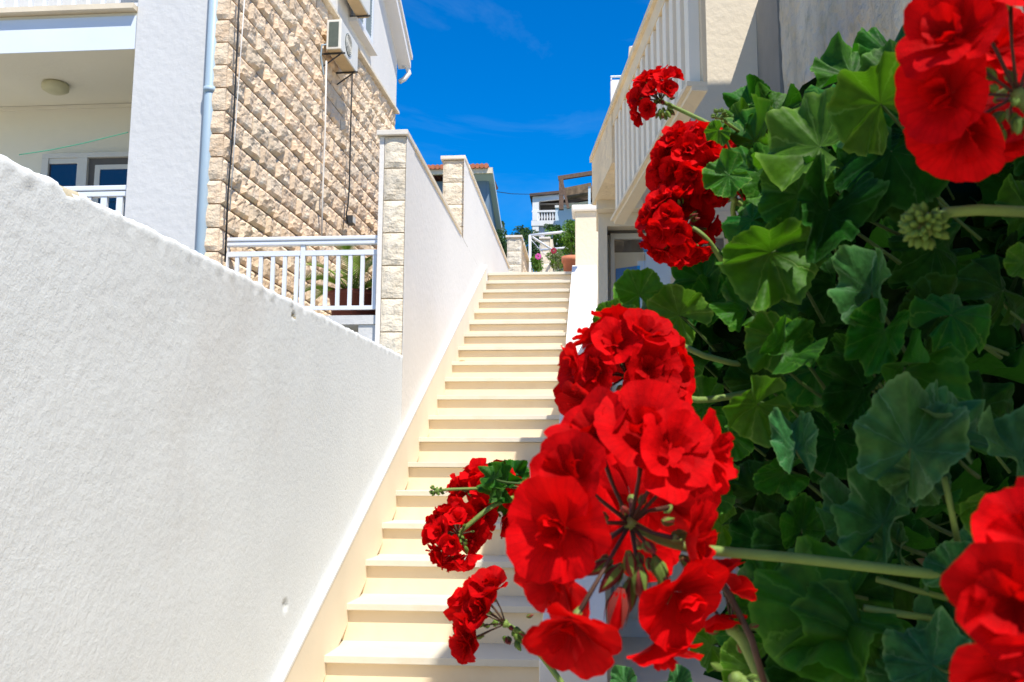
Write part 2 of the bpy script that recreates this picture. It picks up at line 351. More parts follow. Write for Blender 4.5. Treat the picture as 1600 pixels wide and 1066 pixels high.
# ------------------------------------------------------------------ staircase
st = thing('staircase', 'long straight flight of pale cream limestone steps climbing between the white walls', 'staircase', (XL, Y0-3*RUN, -1.55))
kmin = -4
tread_me = MB().box(0, XR-XL, -.028, RUN+.04, -.03, 0).mesh('tread', M['step'], bevel=.003)
riser_me = MB().box(.0015, XR-XL-.0015, 0, .025, -(RISE-.03)-.001, -.0015).mesh('riser', M['riser'])
for k in range(kmin, 19):
    yy = Y0+k*RUN; zz = Z0+k*RISE
    dx = random.uniform(-.004, .004)
    link('tread', tread_me, st, Vector((XL+.002+dx*0, yy+.028+random.uniform(-.003, .003), zz+random.uniform(-.0015, .0015)))-st.location)
    link('riser', riser_me, st, Vector((XL+.002, yy+.030, zz-.03))-st.location)
# solid support under the steps and the left skirting board
def line_z(y): return Z0 + (y-Y0)*RISE/RUN
ya, yb = Y0+kmin*RUN+.1, TOPY+.3
MB().prism([(XL+.02, ya, -1.8), (XL+.02, yb, -1.8), (XL+.02, yb, line_z(yb)-.29), (XL+.02, ya, line_z(ya)-.29)], (XR-XL-.04, 0, 0)).build('stair_base', M['riser'], st)
p0 = atX(440, 1066, XL+.03); p1 = atX(760, 415, XL+.03)
sk_off = .5*((p0.z-line_z(p0.y)) + (p1.z-line_z(p1.y)))
print('skirt offset', p0, p1, sk_off)
def skl(y): return p0.z + (y-p0.y)*(p1.z-p0.z)/(p1.y-p0.y)
MB().prism([(XL+.0, ya, skl(ya)-.36), (XL+.0, p1.y, skl(p1.y)-.36), (XL+.0, p1.y, skl(p1.y)-.012), (XL+.0, ya, skl(ya)-.012)], (.03, 0, 0)).build('skirting_board', M['skirt'], st)
MB().prism([(XL+.0, ya, skl(ya)-.012), (XL+.0, p1.y+.02, skl(p1.y)-.012), (XL+.0, p1.y, skl(p1.y)+.004), (XL+.0, ya, skl(ya)+.004)], (.034, 0, 0)).build('skirting_top', M['white_strip'], st)

# right-hand parapet strip beside the steps, with its post and rounded cap
XP0, XP1 = XR+.0, .045
ye = TOPY+.05
pw = thing('parapet_wall', 'low white sloping parapet running up the right side of the steps', 'parapet', (XP0, 4.0, -1.55))
oz = .055
MB().prism([(XP0, 3.95, -1.8), (XP0, ye, -1.8), (XP0, ye, line_z(ye)+oz), (XP0, 3.95, line_z(3.95)+oz)], (XP1-XP0, 0, 0)).build('sloping_body', M['wallwhite'], pw, bevel=.006)
a_ = atY(899, 411, ye); b_ = atY(937, 411, ye); c_ = atY(937, 330, ye); cc = atY(893, 321, ye)
pp_ = MB().box(a_.x, b_.x+.02, ye+.002, ye+.30, -1.5, c_.z).build('post', M['cream'], pw, bevel=.008)
MB().box(cc.x, b_.x+.04, ye-.04, ye+.34, c_.z+.001, cc.z).build('post_cap', M['wallwhite'], pp_, bevel=.02)
for o in (pp_.children): o.parent = pp_; o.location = (0,0,0)

# ------------------------------------------------------------------ near left stucco wall
YJ = 5.68
wa = thing('stucco_wall', 'rough white stucco garden wall with ragged chipped top filling the left foreground', 'wall', (XL, YJ, -1.8))
b = MB(); ys = [-1.2+i*.04 for i in range(int(2.4/.04))]; y = 1.2
while y < YJ: ys.append(y); y += .0115
ys.append(YJ)
def topz(y):
    z = .628 + (y-1.7)/(YJ-1.7)*.108
    z += .007*noise.noise(Vector((y*3.1, 3, 0))) + .005*noise.noise(Vector((y*13, 7, 0))) + .004*noise.noise(Vector((y*40, 1, 0)))
    return z
def inpoly(px, py, P):
    r = False; n = len(P); j = n-1
    for i in range(n):
        if (P[i][1] > py) != (P[j][1] > py) and px < (P[j][0]-P[i][0])*(py-P[i][1])/(P[j][1]-P[i][1])+P[i][0]: r = not r
        j = i
    return r
chips = []
for poly in ([(68,268),(74,272),(71,281),(66,275)], [(92,276),(106,276),(127,292),(124,304),(108,308),(99,292)], [(137,303),(152,310),(158,319),(145,313)], [(193,330),(208,338),(212,343),(200,340)], [(296,386),(305,390),(303,394)], [(443,938),(449,940),(449,950),(446,956),(441,952)], [(455,489),(461,491),(463,497),(457,496)]):
    chips.append([(lambda q: (q.y, q.z))(atX(x, y_, XL)) for x, y_ in poly])
zs = [-1.8, -1.6, -1.4]
z = -1.3
NZ = 170
cols = []
for y in ys:
    tz = topz(y); col = []
    for j in range(NZ+1):
        t = j/NZ; zz = -1.3 + (tz+1.3)*(t**.86)
        d = .003*noise.noise(Vector((y*4, zz*4, 1))) + .0011*noise.fractal(Vector((y*30, zz*34, 5)), 1., 2., 3)
        d *= max(.25, min(1, 1.25-(y-1.5)/3.6))
        edge = max(0, 1-(tz-zz)/.012)
        xx = XL + d*(.5+.5*max(0, 1-abs((tz-zz))/.9)) - .005*edge**2 + (.006*noise.noise(Vector((y*18, 2, 2))) if tz-zz < .03 else 0)
        col.append((xx, y, zz))
    cols.append(col)
nv = NZ+1
for col in cols: b.v += col
for i in range(len(ys)-1):
    for j in range(NZ):
        a = i*nv+j; q = b.v[a]; cy, cz = (b.v[a][1]+b.v[a+nv+1][1])/2, (b.v[a][2]+b.v[a+nv+1][2])/2
        hit = any(inpoly(cy, cz, P) for P in chips) if (cz > .45 or (cz < -.3 and cy < 3.3)) else False
        b.mi = 1 if hit else 0
        b.face(a, a+nv, a+nv+1, a+1)
for k, vtx in enumerate(b.v):
    if (vtx[2] > .45 or vtx[2] < -.3) and any(inpoly(vtx[1], vtx[2], P) for P in chips): b.v[k] = (vtx[0]-.007, vtx[1], vtx[2])
b.mi = 0
base = len(b.v)
for i, y in enumerate(ys):   # top and back
    tz = b.v[i*nv+NZ][2]
    b.v += [(XL-.05, y, tz+.006*noise.noise(Vector((y*11, 9, 4)))), (XL-.21, y, tz-.01), (XL-.22, y, -1.8)]
for i in range(len(ys)-1):
    a = i*nv+NZ; c = base+i*3
    b.face(a, a+nv, c+3, c); b.face(c, c+3, c+4, c+1); b.face(c+1, c+4, c+5, c+2)
b.build('plaster_face', [M['stucco'], M['bare']], wa, smooth=True)
MB().box(XL-.2, XL-.002, -1.2, YJ-.01, -1.8, -1.29).build('footing', M['stucco'], wa)
# drips of excess plaster along the top
rng = random.Random(3)

# ------------------------------------------------------------------ stone pillars and smooth wall beyond
def rock_block(w, d, h, seed, amp=.018, nx=8, nz=5, margin=.006):
    """rock-faced block, face toward -Y at y=0, body to y=d"""
    r = MB(); off = Vector((seed*7.3, seed*3.1, seed*1.7))
    for j in range(nz+1):
        for i in range(nx+1):
            u, v = i/nx, j/nz
            e = min(u, 1-u)*w; e2 = min(v, 1-v)*h
            k = min(1, e/(.16*h))*min(1, e2/(.16*h))
            y = -k*(amp*.9 + amp*1.1*noise.noise(Vector((u*w*11, v*h*13, 0))+off) + amp*.6*noise.noise(Vector((u*w*30, v*h*30, 5))+off))
            r.v.append((margin/2+u*(w-margin), y, margin/2+v*(h-margin)))
    for j in range(nz):
        for i in range(nx):
            a = j*(nx+1)+i; r.face(a, a+1, a+nx+2, a+nx+1)
    bs = len(r.v); m2 = margin/2
    r.v += [(m2, d, m2), (w-m2, d, m2), (w-m2, d, h-m2), (m2, d, h-m2)]
    r.face(*([i for i in range(nx, -1, -1)] + [bs, bs+1]))
    top = nz*(nx+1)
    r.face(*([top+i for i in range(0, nx+1)] + [bs+2, bs+3]))
    r.face(*([j*(nx+1) for j in range(nz+1)] + [bs+3, bs]))
    r.face(*([j*(nx+1)+nx for j in range(nz, -1, -1)] + [bs+1, bs+2]))
    return r

XW = XL
def pillar(xl, xr, y, zb, zt, h, label, group=None, d=.24, capx=.012, edge=True, capm='capstone', frm=0):
    t = thing('stone_pillar', label, 'pillar', (xl, y, zb), group)
    ew = (xr-xl)*.16 if edge else 0
    MB().box(xl+.004, xr-.004, y+.012, y+d, zb, zt).build('core', M['mortar'], t)
    if edge:
        MB().box(xl-.002, xl+ew, y-.002, y+.03, zb, zt-.001).build('corner_strip', M['wallwhite'], t)
    n = max(1, round((zt-zb)/h)); hh = (zt-zb)/n
    for i in range(n):
        me = rock_block(xr-xl-ew, .03, hh, 40+i+int(abs(xl)*100), .009, 7, 6, .007).mesh('stone', M['pstone'], smooth=False)
        link('stone', me, t, Vector((xl+ew, y, zb+i*hh))-t.location)
    MB().box(xl-.018, xr+capx, y-.03, y+d, zt+.002, zt+.035).build('cap', M[capm], t, bevel=.004)
    return t
q = atX(628, 555, XL)
P1T = 2.12; P2T = 2.87
pl1 = atY(592, 300, YJ).x
pillar(pl1, XL-.004, YJ+.004, -1.8, P1T, .205, 'tall stone-faced pillar at the near end of the white wall, beside the small white railing')
b1 = thing('boundary_wall', 'smooth white wall section with cream coping between the two stone pillars', 'wall', (XL, YJ+.25, -1.8), 'white walls stepping up beside the stairs')
MB().box(XL-.18, XL-.002, YJ+.25, 8.30, -1.8, P1T-.001).build('wall_face', M['wallwhite'], b1)
MB().box(XL-.2, XL+.010, YJ+.245, 8.12, P1T+.0, P1T+.034).build('coping', M['coping'], b1, bevel=.004)
# the pillar's side seen from the stairs continues the plaster face
MB().box(XL-.003, XL+.0, YJ+.002, YJ+.25, -1.8, P1T).build('plaster_return', M['wallwhite'], b1)
pl2 = atY(692, 260, 8.34).x
pillar(pl2, XL-.004, 8.335, 1.0, P2T, .21, 'second stone-faced pillar up the stairs standing above the middle of the white wall', edge=False)
b2 = thing('boundary_wall', 'higher white wall section with cream coping running from the second pillar to the top steps', 'wall', (XL, 8.3, -1.8), 'white walls stepping up beside the stairs')
MB().box(XL-.18, XL-.0025, 8.304, 12.86, -1.8, P1T).build('wall_base', M['wallwhite'], b2)
MB().box(XL-.003, XL-.0005, 8.30, 8.58, P1T, P2T).build('plaster_return', M['wallwhite'], b2)
MB().box(XL-.18, XL-.0025, 8.58, 12.86, P1T+.0005, P2T-.001).build('wall_face', M['wallwhite'], b2)
MB().box(XL-.2, XL+.012, 8.575, 12.9, P2T, P2T+.034).build('coping', M['coping'], b2, bevel=.004)

# walls further up: two more pillars with rubble / white wing walls
def at_pair(x0, y0, x1, y1, Y): return atY(x0, y0, Y), atY(x1, y1, Y)
Y3 = 13.6
a, c = at_pair(792, 372, 815, 372, Y3)
pillar(a.x, c.x, Y3, 1.9, a.z, .21, 'short stone pillar beyond the top step with a rubble wall behind it', edge=False, d=.3)
rw = thing('rubble_wall', 'low rubble stone wall with dark sloping coping behind the top step', 'wall', (c.x, Y3+.3, 1.9))
MB().box(c.x-.2, c.x-.03, Y3+.302, Y3+2.3, 1.9, a.z-.03).build('wall_core', M['mortar'], rw)
rmes = [rock_block(.17, .03, .13, 70+i, .012, 6, 4, .01).mesh('rubble_stone', M['stone'][i % 3]) for i in range(5)]
for j in range(9):
    for i in range(12):
        zz = a.z-.03-(j+1)*.135; yy = Y3+.31+i*.165+(j % 2)*.06
        if zz < 2.2: continue
        o = link('stone', rmes[(i*3+j*5) % 5], rw, Vector((c.x-.03, yy, zz))-rw.location); o.rotation_euler = (0, 0, R(90))
MB().box(c.x-.22, c.x+.02, Y3+.302, Y3+2.3, a.z-.028, a.z+.01).build('coping', M['coping'], rw)
Y4 = 16.2
a4, c4 = at_pair(844, 374, 859, 374, Y4)
pillar(a4.x, c4.x, Y4, 2.2, a4.z, .22, 'pale stone pillar among the shrubs, right of the white pipe frame', edge=False, d=.3)
MB().box(c4.x+.002, c4.x+.05, Y4+.01, Y4+1.6, 2.2, a4.z).build('garden_wall', M['coping'])
tag(bpy.data.objects['garden_wall'], 'narrow cream wall running back from the pale pillar among the shrubs', 'wall')

# ------------------------------------------------------------------ left building (stone gable side)
ANG = 2.0
YB = YJ+.12
K0 = atY(345, 300, 5.62); 
tdir = Vector((math.sin(R(ANG)), math.cos(R(ANG)), 0)); tn = Vector((math.cos(R(ANG)), -math.sin(R(ANG)), 0))
def onF(s, z, o=0): p = Vector((K0.x, K0.y, 0)) + tdir*s + tn*o; p.z = z; return p
def sz(px, py):
    p = atP(px, py, K0, ANG); d = p-Vector((K0.x, K0.y, 0)); return d.dot(tdir), p.z
lb = thing('house', 'large house with split-stone side wall and white upper storey on the left of the stairs', 'house', (K0.x, K0.y, -1.8))
s_end, z_end = sz(617, 176); s_a, z_a = sz(553, 81); s_e2, z_eave = sz(620, 95)
zl = .5*(z_end+z_a); print('stone top', z_end, z_a, 's_end', s_end, 'eave', z_eave)
# core wall
HT = 6.2
s_r, z_r = sz(598, 0)
rs = (z_r-z_eave)/(s_end-s_r)     # rake slope
print('rake', rs)
core = MB().prism([onF(.16, -1.8, -.03), onF(s_end-.01, -1.8, -.03), onF(s_end-.01, z_eave, -.03), onF(.16, z_eave+rs*(s_end), -.03)], -tn*.3)
core.build('wall', M['mortar'], lb)
# stone cladding
fr = [rock_block(.295, .035, .148, i, .017, 9, 6, .008) for i in range(10)]
fme = [r_.mesh('stone', M['stone'][i % 3]) for i, r_ in enumerate(fr)]
half = [rock_block(.15, .035, .148, 20+i, .018, 6, 6, .008).mesh('stone', M['stone'][i % 3]) for i in range(4)]
rot = R(90)-R(ANG)
spots = []
HC = .152; WC = .30
zb = .55; nrow = int((zl+.001-zb)/HC)
zt0 = zl - nrow*HC
for j in range(nrow):
    z = zt0+j*HC
    s = .0; first = (j % 2 == 1)
    while s < s_end-.06:
        w_ = .15 if first else WC
        first = False
        if s+w_ > s_end: w_ = .15
        spots.append((s, z, w_)); s += w_
spots.sort(key=lambda q: q[0]+.35*abs(q[1]-1.9))
rest = MB()
rg = random.Random(11)
cnt = 0
for s, z, w_ in spots:
    P = onF(s, z)
    if P.z > 0 and cnt < 292:
        me = rg.choice(fme if w_ > .2 else half)
        o = link('stone', me, lb, P-lb.location); o.rotation_euler = (0, 0, rot)
        o.scale = (1, rg.uniform(.7, 1.35), 1); cnt += 1
    else:
        r_ = rg.choice(fr) if w_ > .2 else rock_block(.15, .035, .148, 31, .022, 6, 6, .008)
        Mx = Matrix.Translation(P) @ Matrix.Rotation(rot, 4, 'Z'); bb = len(rest.v); k = rg.uniform(.7, 1.3)
        rest.v += [tuple(Mx @ Vector((q[0], q[1]*k, q[2]))) for q in r_.v]
        rest.mi = rg.randrange(3)
        for f_ in r_.f: rest.face(*[bb+i for i in f_])
ob = rest.build('stone_cladding', M['stone'], lb); ob['kind'] = 'stuff'
print('stones', len(spots), cnt)
# narrow front return of the corner, beside the drainpipe (faces the camera)
xa = atY(318, 300, K0.y).x
ret = [rock_block(K0.x-xa+.004, .035, HC*1.0-.003, 60+i, .008, 5, 5, .006).mesh('stone', M['stone'][i % 3]) for i in range(5)]
for j in range(30):
    z = zt0+(j-3)*HC
    if z > 5: break
    link('stone', ret[j % 5], lb, Vector((xa, K0.y-.004, z))-lb.location)
# white upper storey
up_pts = [onF(.0, zl+.03, .012), onF(s_end, zl+.03, .012), onF(s_end, z_eave+.02, .012), onF(0, z_eave+rs*s_end, .012)]
MB().prism(up_pts, -tn*.2).build('upper_wall', M['upperwhite'], lb)
MB().prism([onF(-.01, zl, .05), onF(s_end+.01, zl, .05), onF(s_end+.01, zl+.028, .05), onF(-.01, zl+.028, .05)], -tn*.1).build('string_course', M['pstone'], lb)
# roof verge
e0 = onF(s_end+.12, z_eave-rs*.1, .0); e1 = onF(0, z_eave+rs*s_end, 0)
vg = MB().prism([e0+V(0,0,0), e1, e1+V(0,0,.1), e0+V(0,0,.1)], tn*.14-tn*4.6*0).build('roof_verge', M['farwhite'], lb)
MB().prism([e0+V(0,0,.101)+tn*.16, e1+V(0,0,.101)+tn*.16, e1+V(0,0,.15)+tn*.16, e0+V(0,0,.15)+tn*.16], -tn*.7).build('roof', M['upperwhite'], lb)
gp = onF(s_end+.10, z_eave-.02, .05)
MB().tube([gp, gp+V(.05,.02,-.02), gp+V(.07,.03,-.09), gp+V(.02,.02,-.16), gp+V(-.03,0,-.2)], .028, 10).build('gutter_elbow', M['upperwhite'], lb, smooth=True)
# shuttered window
wp = [sz(547, 22), sz(573, 72)]
s0, s1 = wp[0][0], wp[1][0]; zw = min(wp[0][1], wp[1][1])
sh = MB().prism([onF(s0, zw, .03), onF(s1, zw, .03), onF(s1, zw+1.2, .03), onF(s0, zw+1.2, .03)], -tn*.02).build('shutter_window', M['shutter'], lb)
for (u0, u1) in ((s0+.03, (s0+s1)/2-.03), ((s0+s1)/2+.03, s1-.03)):
    lv = MB()
    for i in range(36):
        z = zw+.05+i*.03
        lv.hexa([onF(u0, z, .035), onF(u1, z, .035), onF(u1, z+.004, .032), onF(u0, z+.004, .032), onF(u0, z+.02, .055), onF(u1, z+.02, .055), onF(u1, z+.024, .05), onF(u0, z+.024, .05)])
    o = lv.build('louvre', M['pipe'], sh); o.location = (0,0,0); o['kind'] = 'stuff'
    fb = MB()
    for (a0, a1, z0, z1) in ((u0-.03, u0, zw, zw+1.2), (u1, u1+.03, zw, zw+1.2), (u0, u1, zw, zw+.045)):
        fb.hexa([onF(a0, z0, .031), onF(a1, z0, .031), onF(a1, z0, .062), onF(a0, z0, .062), onF(a0, z1, .031), onF(a1, z1, .031), onF(a1, z1, .062), onF(a0, z1, .062)])
    o = fb.build('shutter_frame', M['railwhite'], sh); o.location = (0,0,0)
MB().prism([onF(s0-.08, zw-.07, .09), onF(s1+.08, zw-.07, .09), onF(s1+.08, zw-.03, .09), onF(s0-.08, zw-.03, .09)], -tn*.1).build('window_sill', M['upperwhite'], lb)

# balcony front of the same house
YF = 5.66
zs_b = .5*(atY(0, 86, YF).z+atY(207, 73, YF).z); zs_t = atY(100, 22, YF).z
xp0, xp1 = atY(203, 200, YF).x, atY(318, 200, YF).x
YBK = 6.55
MB().box(xp0, xp1, YF, YBK, -1.8, 5.5).build('corner_pier', M['pilaster'], lb, bevel=.004)
MB().box(-8, xp0-.004, YF+.012, YBK+.3, zs_b, zs_t-.002).build('balcony_slab', M['soffit'], lb)
MB().box(-8, xp0-.004, YF-.0, YF+.0115, zs_b-.002, zs_t-.03).build('slab_edge', M['slabband'], lb)
MB().box(-8, xp0-.004, YF-.05, YF+.2, zs_t, zs_t+.035).build('slab_lip', M['coping'], lb)
MB().box(-8, xp0-.004, YBK, YBK+.2, -1.8, zs_b-.002).build('balcony_back_wall', M['soffit'], lb)
zfl = atY(150, 295, YF).z-.95
MB().box(-8, xp0-.004, YF+.01, YBK, zfl-.15, zfl).build('balcony_floor', M['soffit'], lb)
MB().box(-8, xp0-.004, YF+.02, YBK, -1.8, zfl-.152).build('lower_wall', M['pilaster'], lb)
cb = atY(0, 175, YBK)
MB().box(-8, xp0-.004, YBK-.012, YBK-.001, zs_b-.03, zs_b-.003).build('ceiling_trim', M['soffit'], lb)
MB().box(-8, xp0-.004, YBK, YBK+.2, zs_t+.001, 5.5).build('upper_back_wall', M['pilaster'], lb)
# window on back wall
wl, wt = atY(72, 246, YBK).x, atY(72, 244, YBK).z; wm = atY(138, 250, YBK).x; wr = xp0+.2; wb = zfl+.25
wf = MB().box(wl, wr, YBK-.02, YBK-.002, wb, wt).build('window', M['farint'], lb)
fm = MB()
for (x0, x1, z0, z1, yy) in ((wl, wr, wt-.035, wt, .05), (wl, wl+.05, wb, wt-.036, .05), (wm-.055, wm+.02, wb, wt-.036, .05),
                         (wl+.051, wm-.056, wt-.075, wt-.036, .04), (wm+.075, wm+.115, wb, wt-.09, .035), (wm+.075, wr, wt-.125, wt-.09, .034)):
    fm.box(x0, x1, YBK-yy, YBK-.0205, z0, z1)
o = fm.build('window_frame', M['doorframe'], wf); o.location = (0,0,0)
o = MB().box(wl+.05, wm-.055, YBK-.028, YBK-.0215, wb, wt-.075).build('pane', M['glassdark'], wf); o.location = (0,0,0)
o = MB().box(wm+.115, wr, YBK-.03, YBK-.0225, wb, wt-.125).build('pane', M['glassdark'], wf); o.location = (0,0,0)
# ceiling lamp
cl = atY(87, 131, 6.0); 
r_ = ray(87, 131); cl = r_*(zs_b/r_.z)
lm = tag(MB().lathe([(.085, 0), (.092, -.02), (.088, -.045), (.06, -.062), (.02, -.068)], (0,0,0), 24).build('ceiling_lamp', surf('lamp_glass', (.50,.47,.30), .4, .1, 8), smooth=True), 'round pale flush lamp on the balcony ceiling at top left', 'lamp')
lm.location = (cl.x, cl.y, zs_b-.001)
# upper balcony rail stub
ur = thing('balcony_railing', 'white railing bars of the upper balcony at the very top left corner', 'railing', (-4, YF+.03, zs_t+.035))
for i in range(30):
    x = -6+i*.1
    if x > xp0-.02: break
    MB().box(x-.012, x+.012, YF+.02, YF+.045, zs_t+.07, zs_t+.9).build('baluster', M['railwhite'], ur)
MB().box(-6.1, xp0-.01, YF+.018, YF+.047, zs_t+.04, zs_t+.069).build('bottom_rail', M['railwhite'], ur)
# lower balcony rail
rz = atY(160, 294, YF+.05).z
r1 = thing('balcony_railing', 'white balcony railing in front of the dark windows, left of the wide pale pier', 'railing', (-4, YF+.05, zfl))
MB().box(-6, xp0-.003, YF+.03, YF+.08, rz-.022, rz+.012).build('top_rail', M['railwhite'], r1, bevel=.006)
MB().box(-6, xp0-.003, YF+.035, YF+.075, rz-.06, rz-.026).build('second_rail', M['railwhite'], r1, bevel=.004)
for i in range(28):
    x = xp0-.06-i*.105
    MB().box(x-.02, x+.02, YF+.04, YF+.07, zfl, rz-.061).build('baluster', M['railwhite'], r1)
# green cord
ga, gb = atY(30, 242, YF+.3), atY(200, 207, YF+.12)
tag(MB().tube([ga, ga.lerp(gb, .3)-V(0,0,.012), ga.lerp(gb, .6)-V(0,0,.012), gb], .0035, 6).build('washing_line', M['greencord']), 'thin green washing line stretched across the left balcony', 'cord')
# drainpipe
d0, d1 = atY(336, 2, YF-.02), atY(317, 390, YF-.02)
dpx = (d0.x+d1.x)/2
dp = thing('drainpipe', 'grey-blue drainpipe running down the house corner beside the split stone', 'pipe', (dpx, YF-.03, -1.8))
MB().tube([(dpx, YF-.03, -1.7), (dpx, YF-.03, 5.2)], .034, 16).build('pipe', M['pipe'], dp, smooth=True)
for z in (2.42, .9): MB().tube([(dpx, YF-.03, z), (dpx, YF-.03, z+.035)], .041, 16).build('bracket', M['pipe'], dp, smooth=True)
# cables on the facade
def cable(pts, m, label, r_=.006, off=.05):
    P = []
    for x, y in pts:
        s, z = sz(x, y); P.append(onF(s, z, off))
    return tag(MB().tube(P, r_, 6).build('cable', M[m], smooth=True), label, 'cable')
cable([(361, -30), (357, 60), (351, 190), (342, 300), (337, 410)], 'black', 'thin dark cable hanging down the stone wall next to the drainpipe', .006, .06)
cable([(367, -30), (358, 90), (350, 200), (341, 330)], 'cable_w', 'thin pale cable looping beside the dark one near the drainpipe', .004, .075)
cable([(499, 96), (497, 200), (493, 300), (491, 380)], 'cable_w', 'pale cable dropping straight down from the air conditioner', .008, .06)
cable([(539, 105), (536, 200), (534, 290), (532, 318), (529, 335), (531, 350)], 'black', 'black cable hanging from the air conditioner to a small lamp', .008, .07)
s, z = sz(534, 345)
fl = thing('wall_lamp', 'tiny dark floodlight at the end of the black cable on the stone wall', 'lamp', onF(s, z, .05))
q = fl.location
MB().box(-.03, .03, -.05, .05, -.035, .035).build('housing', M['dark'], fl, loc=(0.03,0,0))
MB().box(.061, .066, -.04, .04, -.028, .028).build('lens', M['doorframe'], fl, loc=(0,0,0))

# air conditioner
sA0, zA0 = sz(508, 82); sA1, zA1 = sz(545, 108)
s0 = sz(497, 84)[0]
ac = thing('air_conditioner', 'white outdoor air conditioning unit on brackets high on the stone wall', 'air conditioner')
# fit unit: near vertical face spans px 505-523 (x), 28-73 (y)
sN = None
best = None
for si in range(0, 400):
    s_ = si*.01
    def pj(P): d = P.dot(fw); return 800+F*P.dot(rt)/d, 533-F*P.dot(up)/d
    A = onF(s_, 0, .06); x_, _ = pj(Vector((A.x, A.y, 3)))
    if best is None or abs(x_-506) < best[0]: best = (abs(x_-506), s_)
sN = best[1]
A = onF(sN, 0, .06)
def zat(px, py, P):   # height where the vertical line through P is seen at py
    z = 3.
    for _ in range(12):
        x_, y_ = pj(Vector((P.x, P.y, z))); z += (y_-py)*P.y/F
    return z
Bq = onF(sN, 0, .06+.12)
zt_, zb_ = zat(523, 30, Bq), zat(523, 76, Bq)
print('AC', sN, zt_, zb_, pj(Vector((Bq.x, Bq.y, zt_))))
ax, ang = A, rot
ac.location = (A.x, A.y, zb_)
ac.rotation_euler = (0, 0, -R(ANG))
h_ = zt_-zb_; D_, W_ = .125, .50      # local: x out from wall, y along wall
MB().box(0, D_, 0, W_, 0, h_).build('casing', M['acwhite'], ac, loc=(0,0,0), bevel=.006)
MB().box(.02, D_-.022, -.004, .002, .022, h_-.022).build('side_grille', M['grille'], ac, loc=(0,0,0))
gr = MB().lathe([(.095, 0), (.095, .003), (.09, .004)], (D_+.0, W_*.42, h_*.5), 32, axis=(1,0,0))
gr.build('fan_recess', M['grille'], ac, loc=(0,0,0))
gg = MB()
for k in range(1, 7):
    rr = .0145*k
    gg.tube([(D_+.007, W_*.42+rr*math.cos(t*math.pi/12), h_*.5+rr*math.sin(t*math.pi/12)) for t in range(25)], .0016, 5)
for k in range(12):
    t = k*math.pi/6; gg.tube([(D_+.006, W_*.42, h_*.5), (D_+.006, W_*.42+.09*math.cos(t), h_*.5+.09*math.sin(t))], .0015, 5)
gg.build('fan_guard', M['acwhite'], ac, loc=(0,0,0))
MB().box(.01, D_-.01, .01, W_-.01, -.006, -.001).build('base_pan', M['acbrown'], ac, loc=(0,0,0))
for yy in (.06, W_-.06):
    MB().box(-.05, D_+.02, yy-.007, yy+.007, -.018, -.0065).bar((-.04, yy, -.12), (D_-.02, yy, -.02), .009, .009).build('bracket', M['dark'], ac, loc=(0,0,0))
MB().tube([(.01, .02, .05), (-.03, -.02, .03), (-.04, -.01, -.06), (-.03, .05, -.2)], .007, 8).build('hose', M['pipe'], ac, loc=(0,0,0))
# second unit above, only its underside is seen
sU = sN+.35
A2 = onF(sU, 0, .06); zU = zat(530, 3, onF(sU+.2, 0, .18))
ac2 = thing('air_conditioner', 'brown underside of a second air conditioner cut off by the top edge', 'air conditioner', (A2.x, A2.y, zU)); ac2.rotation_euler = (0,0,-R(ANG))
MB().box(0, D_, 0, W_, 0, .55).build('casing', M['acwhite'], ac2, loc=(0,0,0), bevel=.012)
MB().box(.01, D_-.01, .01, W_-.01, -.006, -.001).build('base_pan', M['acbrown'], ac2, loc=(0,0,0))
for yy in (.06, W_-.06): MB().box(-.05, D_+.02, yy-.007, yy+.007, -.018, -.0065).build('bracket', M['dark'], ac2, loc=(0,0,0))

# ------------------------------------------------------------------ small terrace with railing between house and pillar
YR = YJ+.06
x0, x1 = atY(340, 375, YR).x, pl1-.006
zr = atY(460, 376, YR).z; zr2 = atY(460, 396, YR).z; zbt = atY(560, 481, YR).z; zlt = atY(560, 494, YR).z; zlb = atY(560, 508, YR).z
MB().box(x0-.3, x1, YR-.03, 9.5, zlb, zlt).build('terrace_slab', M['pilaster'])
tag(bpy.data.objects['terrace_slab'], 'thin pale concrete terrace slab under the small white railing', 'terrace')
MB().box(x0-.3, x1-.12, YR+.25, 9.5, -1.8, zlb-.002).build('terrace_wall', M['soffit'])
tag(bpy.data.objects['terrace_wall'], 'cream wall recessed in shade beneath the small terrace', 'wall')
MB().box(x1-.11, x1, YR-.02, YR+.2, -1.8, zlb-.002).build('terrace_post', M['pilaster'])
tag(bpy.data.objects['terrace_post'], 'narrow white post under the terrace slab touching the stone pillar', 'post')
tr_ = thing('terrace_railing', 'white metal railing with upright bars between the stone wall and the first stone pillar', 'railing', ((x0+x1)/2, YR, zlt))
MB().box(x0, x1, YR-.028, YR+.028, zr-.006, zr+.020).build('top_rail', M['railwhite'], tr_, bevel=.007)
MB().box(x0, x1, YR-.022, YR+.022, zr-.034, zr-.0065).build('top_rail', M['railwhite'], tr_, bevel=.006)
xps = [atY(354, 400, YR).x, atY(474, 400, YR).x]
prevx = None
segs = [(x0+.0, xps[0]-.016), (xps[0]+.016, xps[1]-.016), (xps[1]+.016, x1)]
for xx in xps: MB().box(xx-.014, xx+.014, YR-.014, YR+.014, zlt, zr-.0345).build('post', M['railwhite'], tr_)
for (u0, u1) in segs[1:]:
    MB().box(u0-.0015, u1, YR-.012, YR+.012, zr2-.018, zr2+.014).build('middle_rail', M['railwhite'], tr_)
    MB().box(u0-.0015, u1, YR-.012, YR+.012, zbt-.012, zbt+.012).build('bottom_rail', M['railwhite'], tr_)
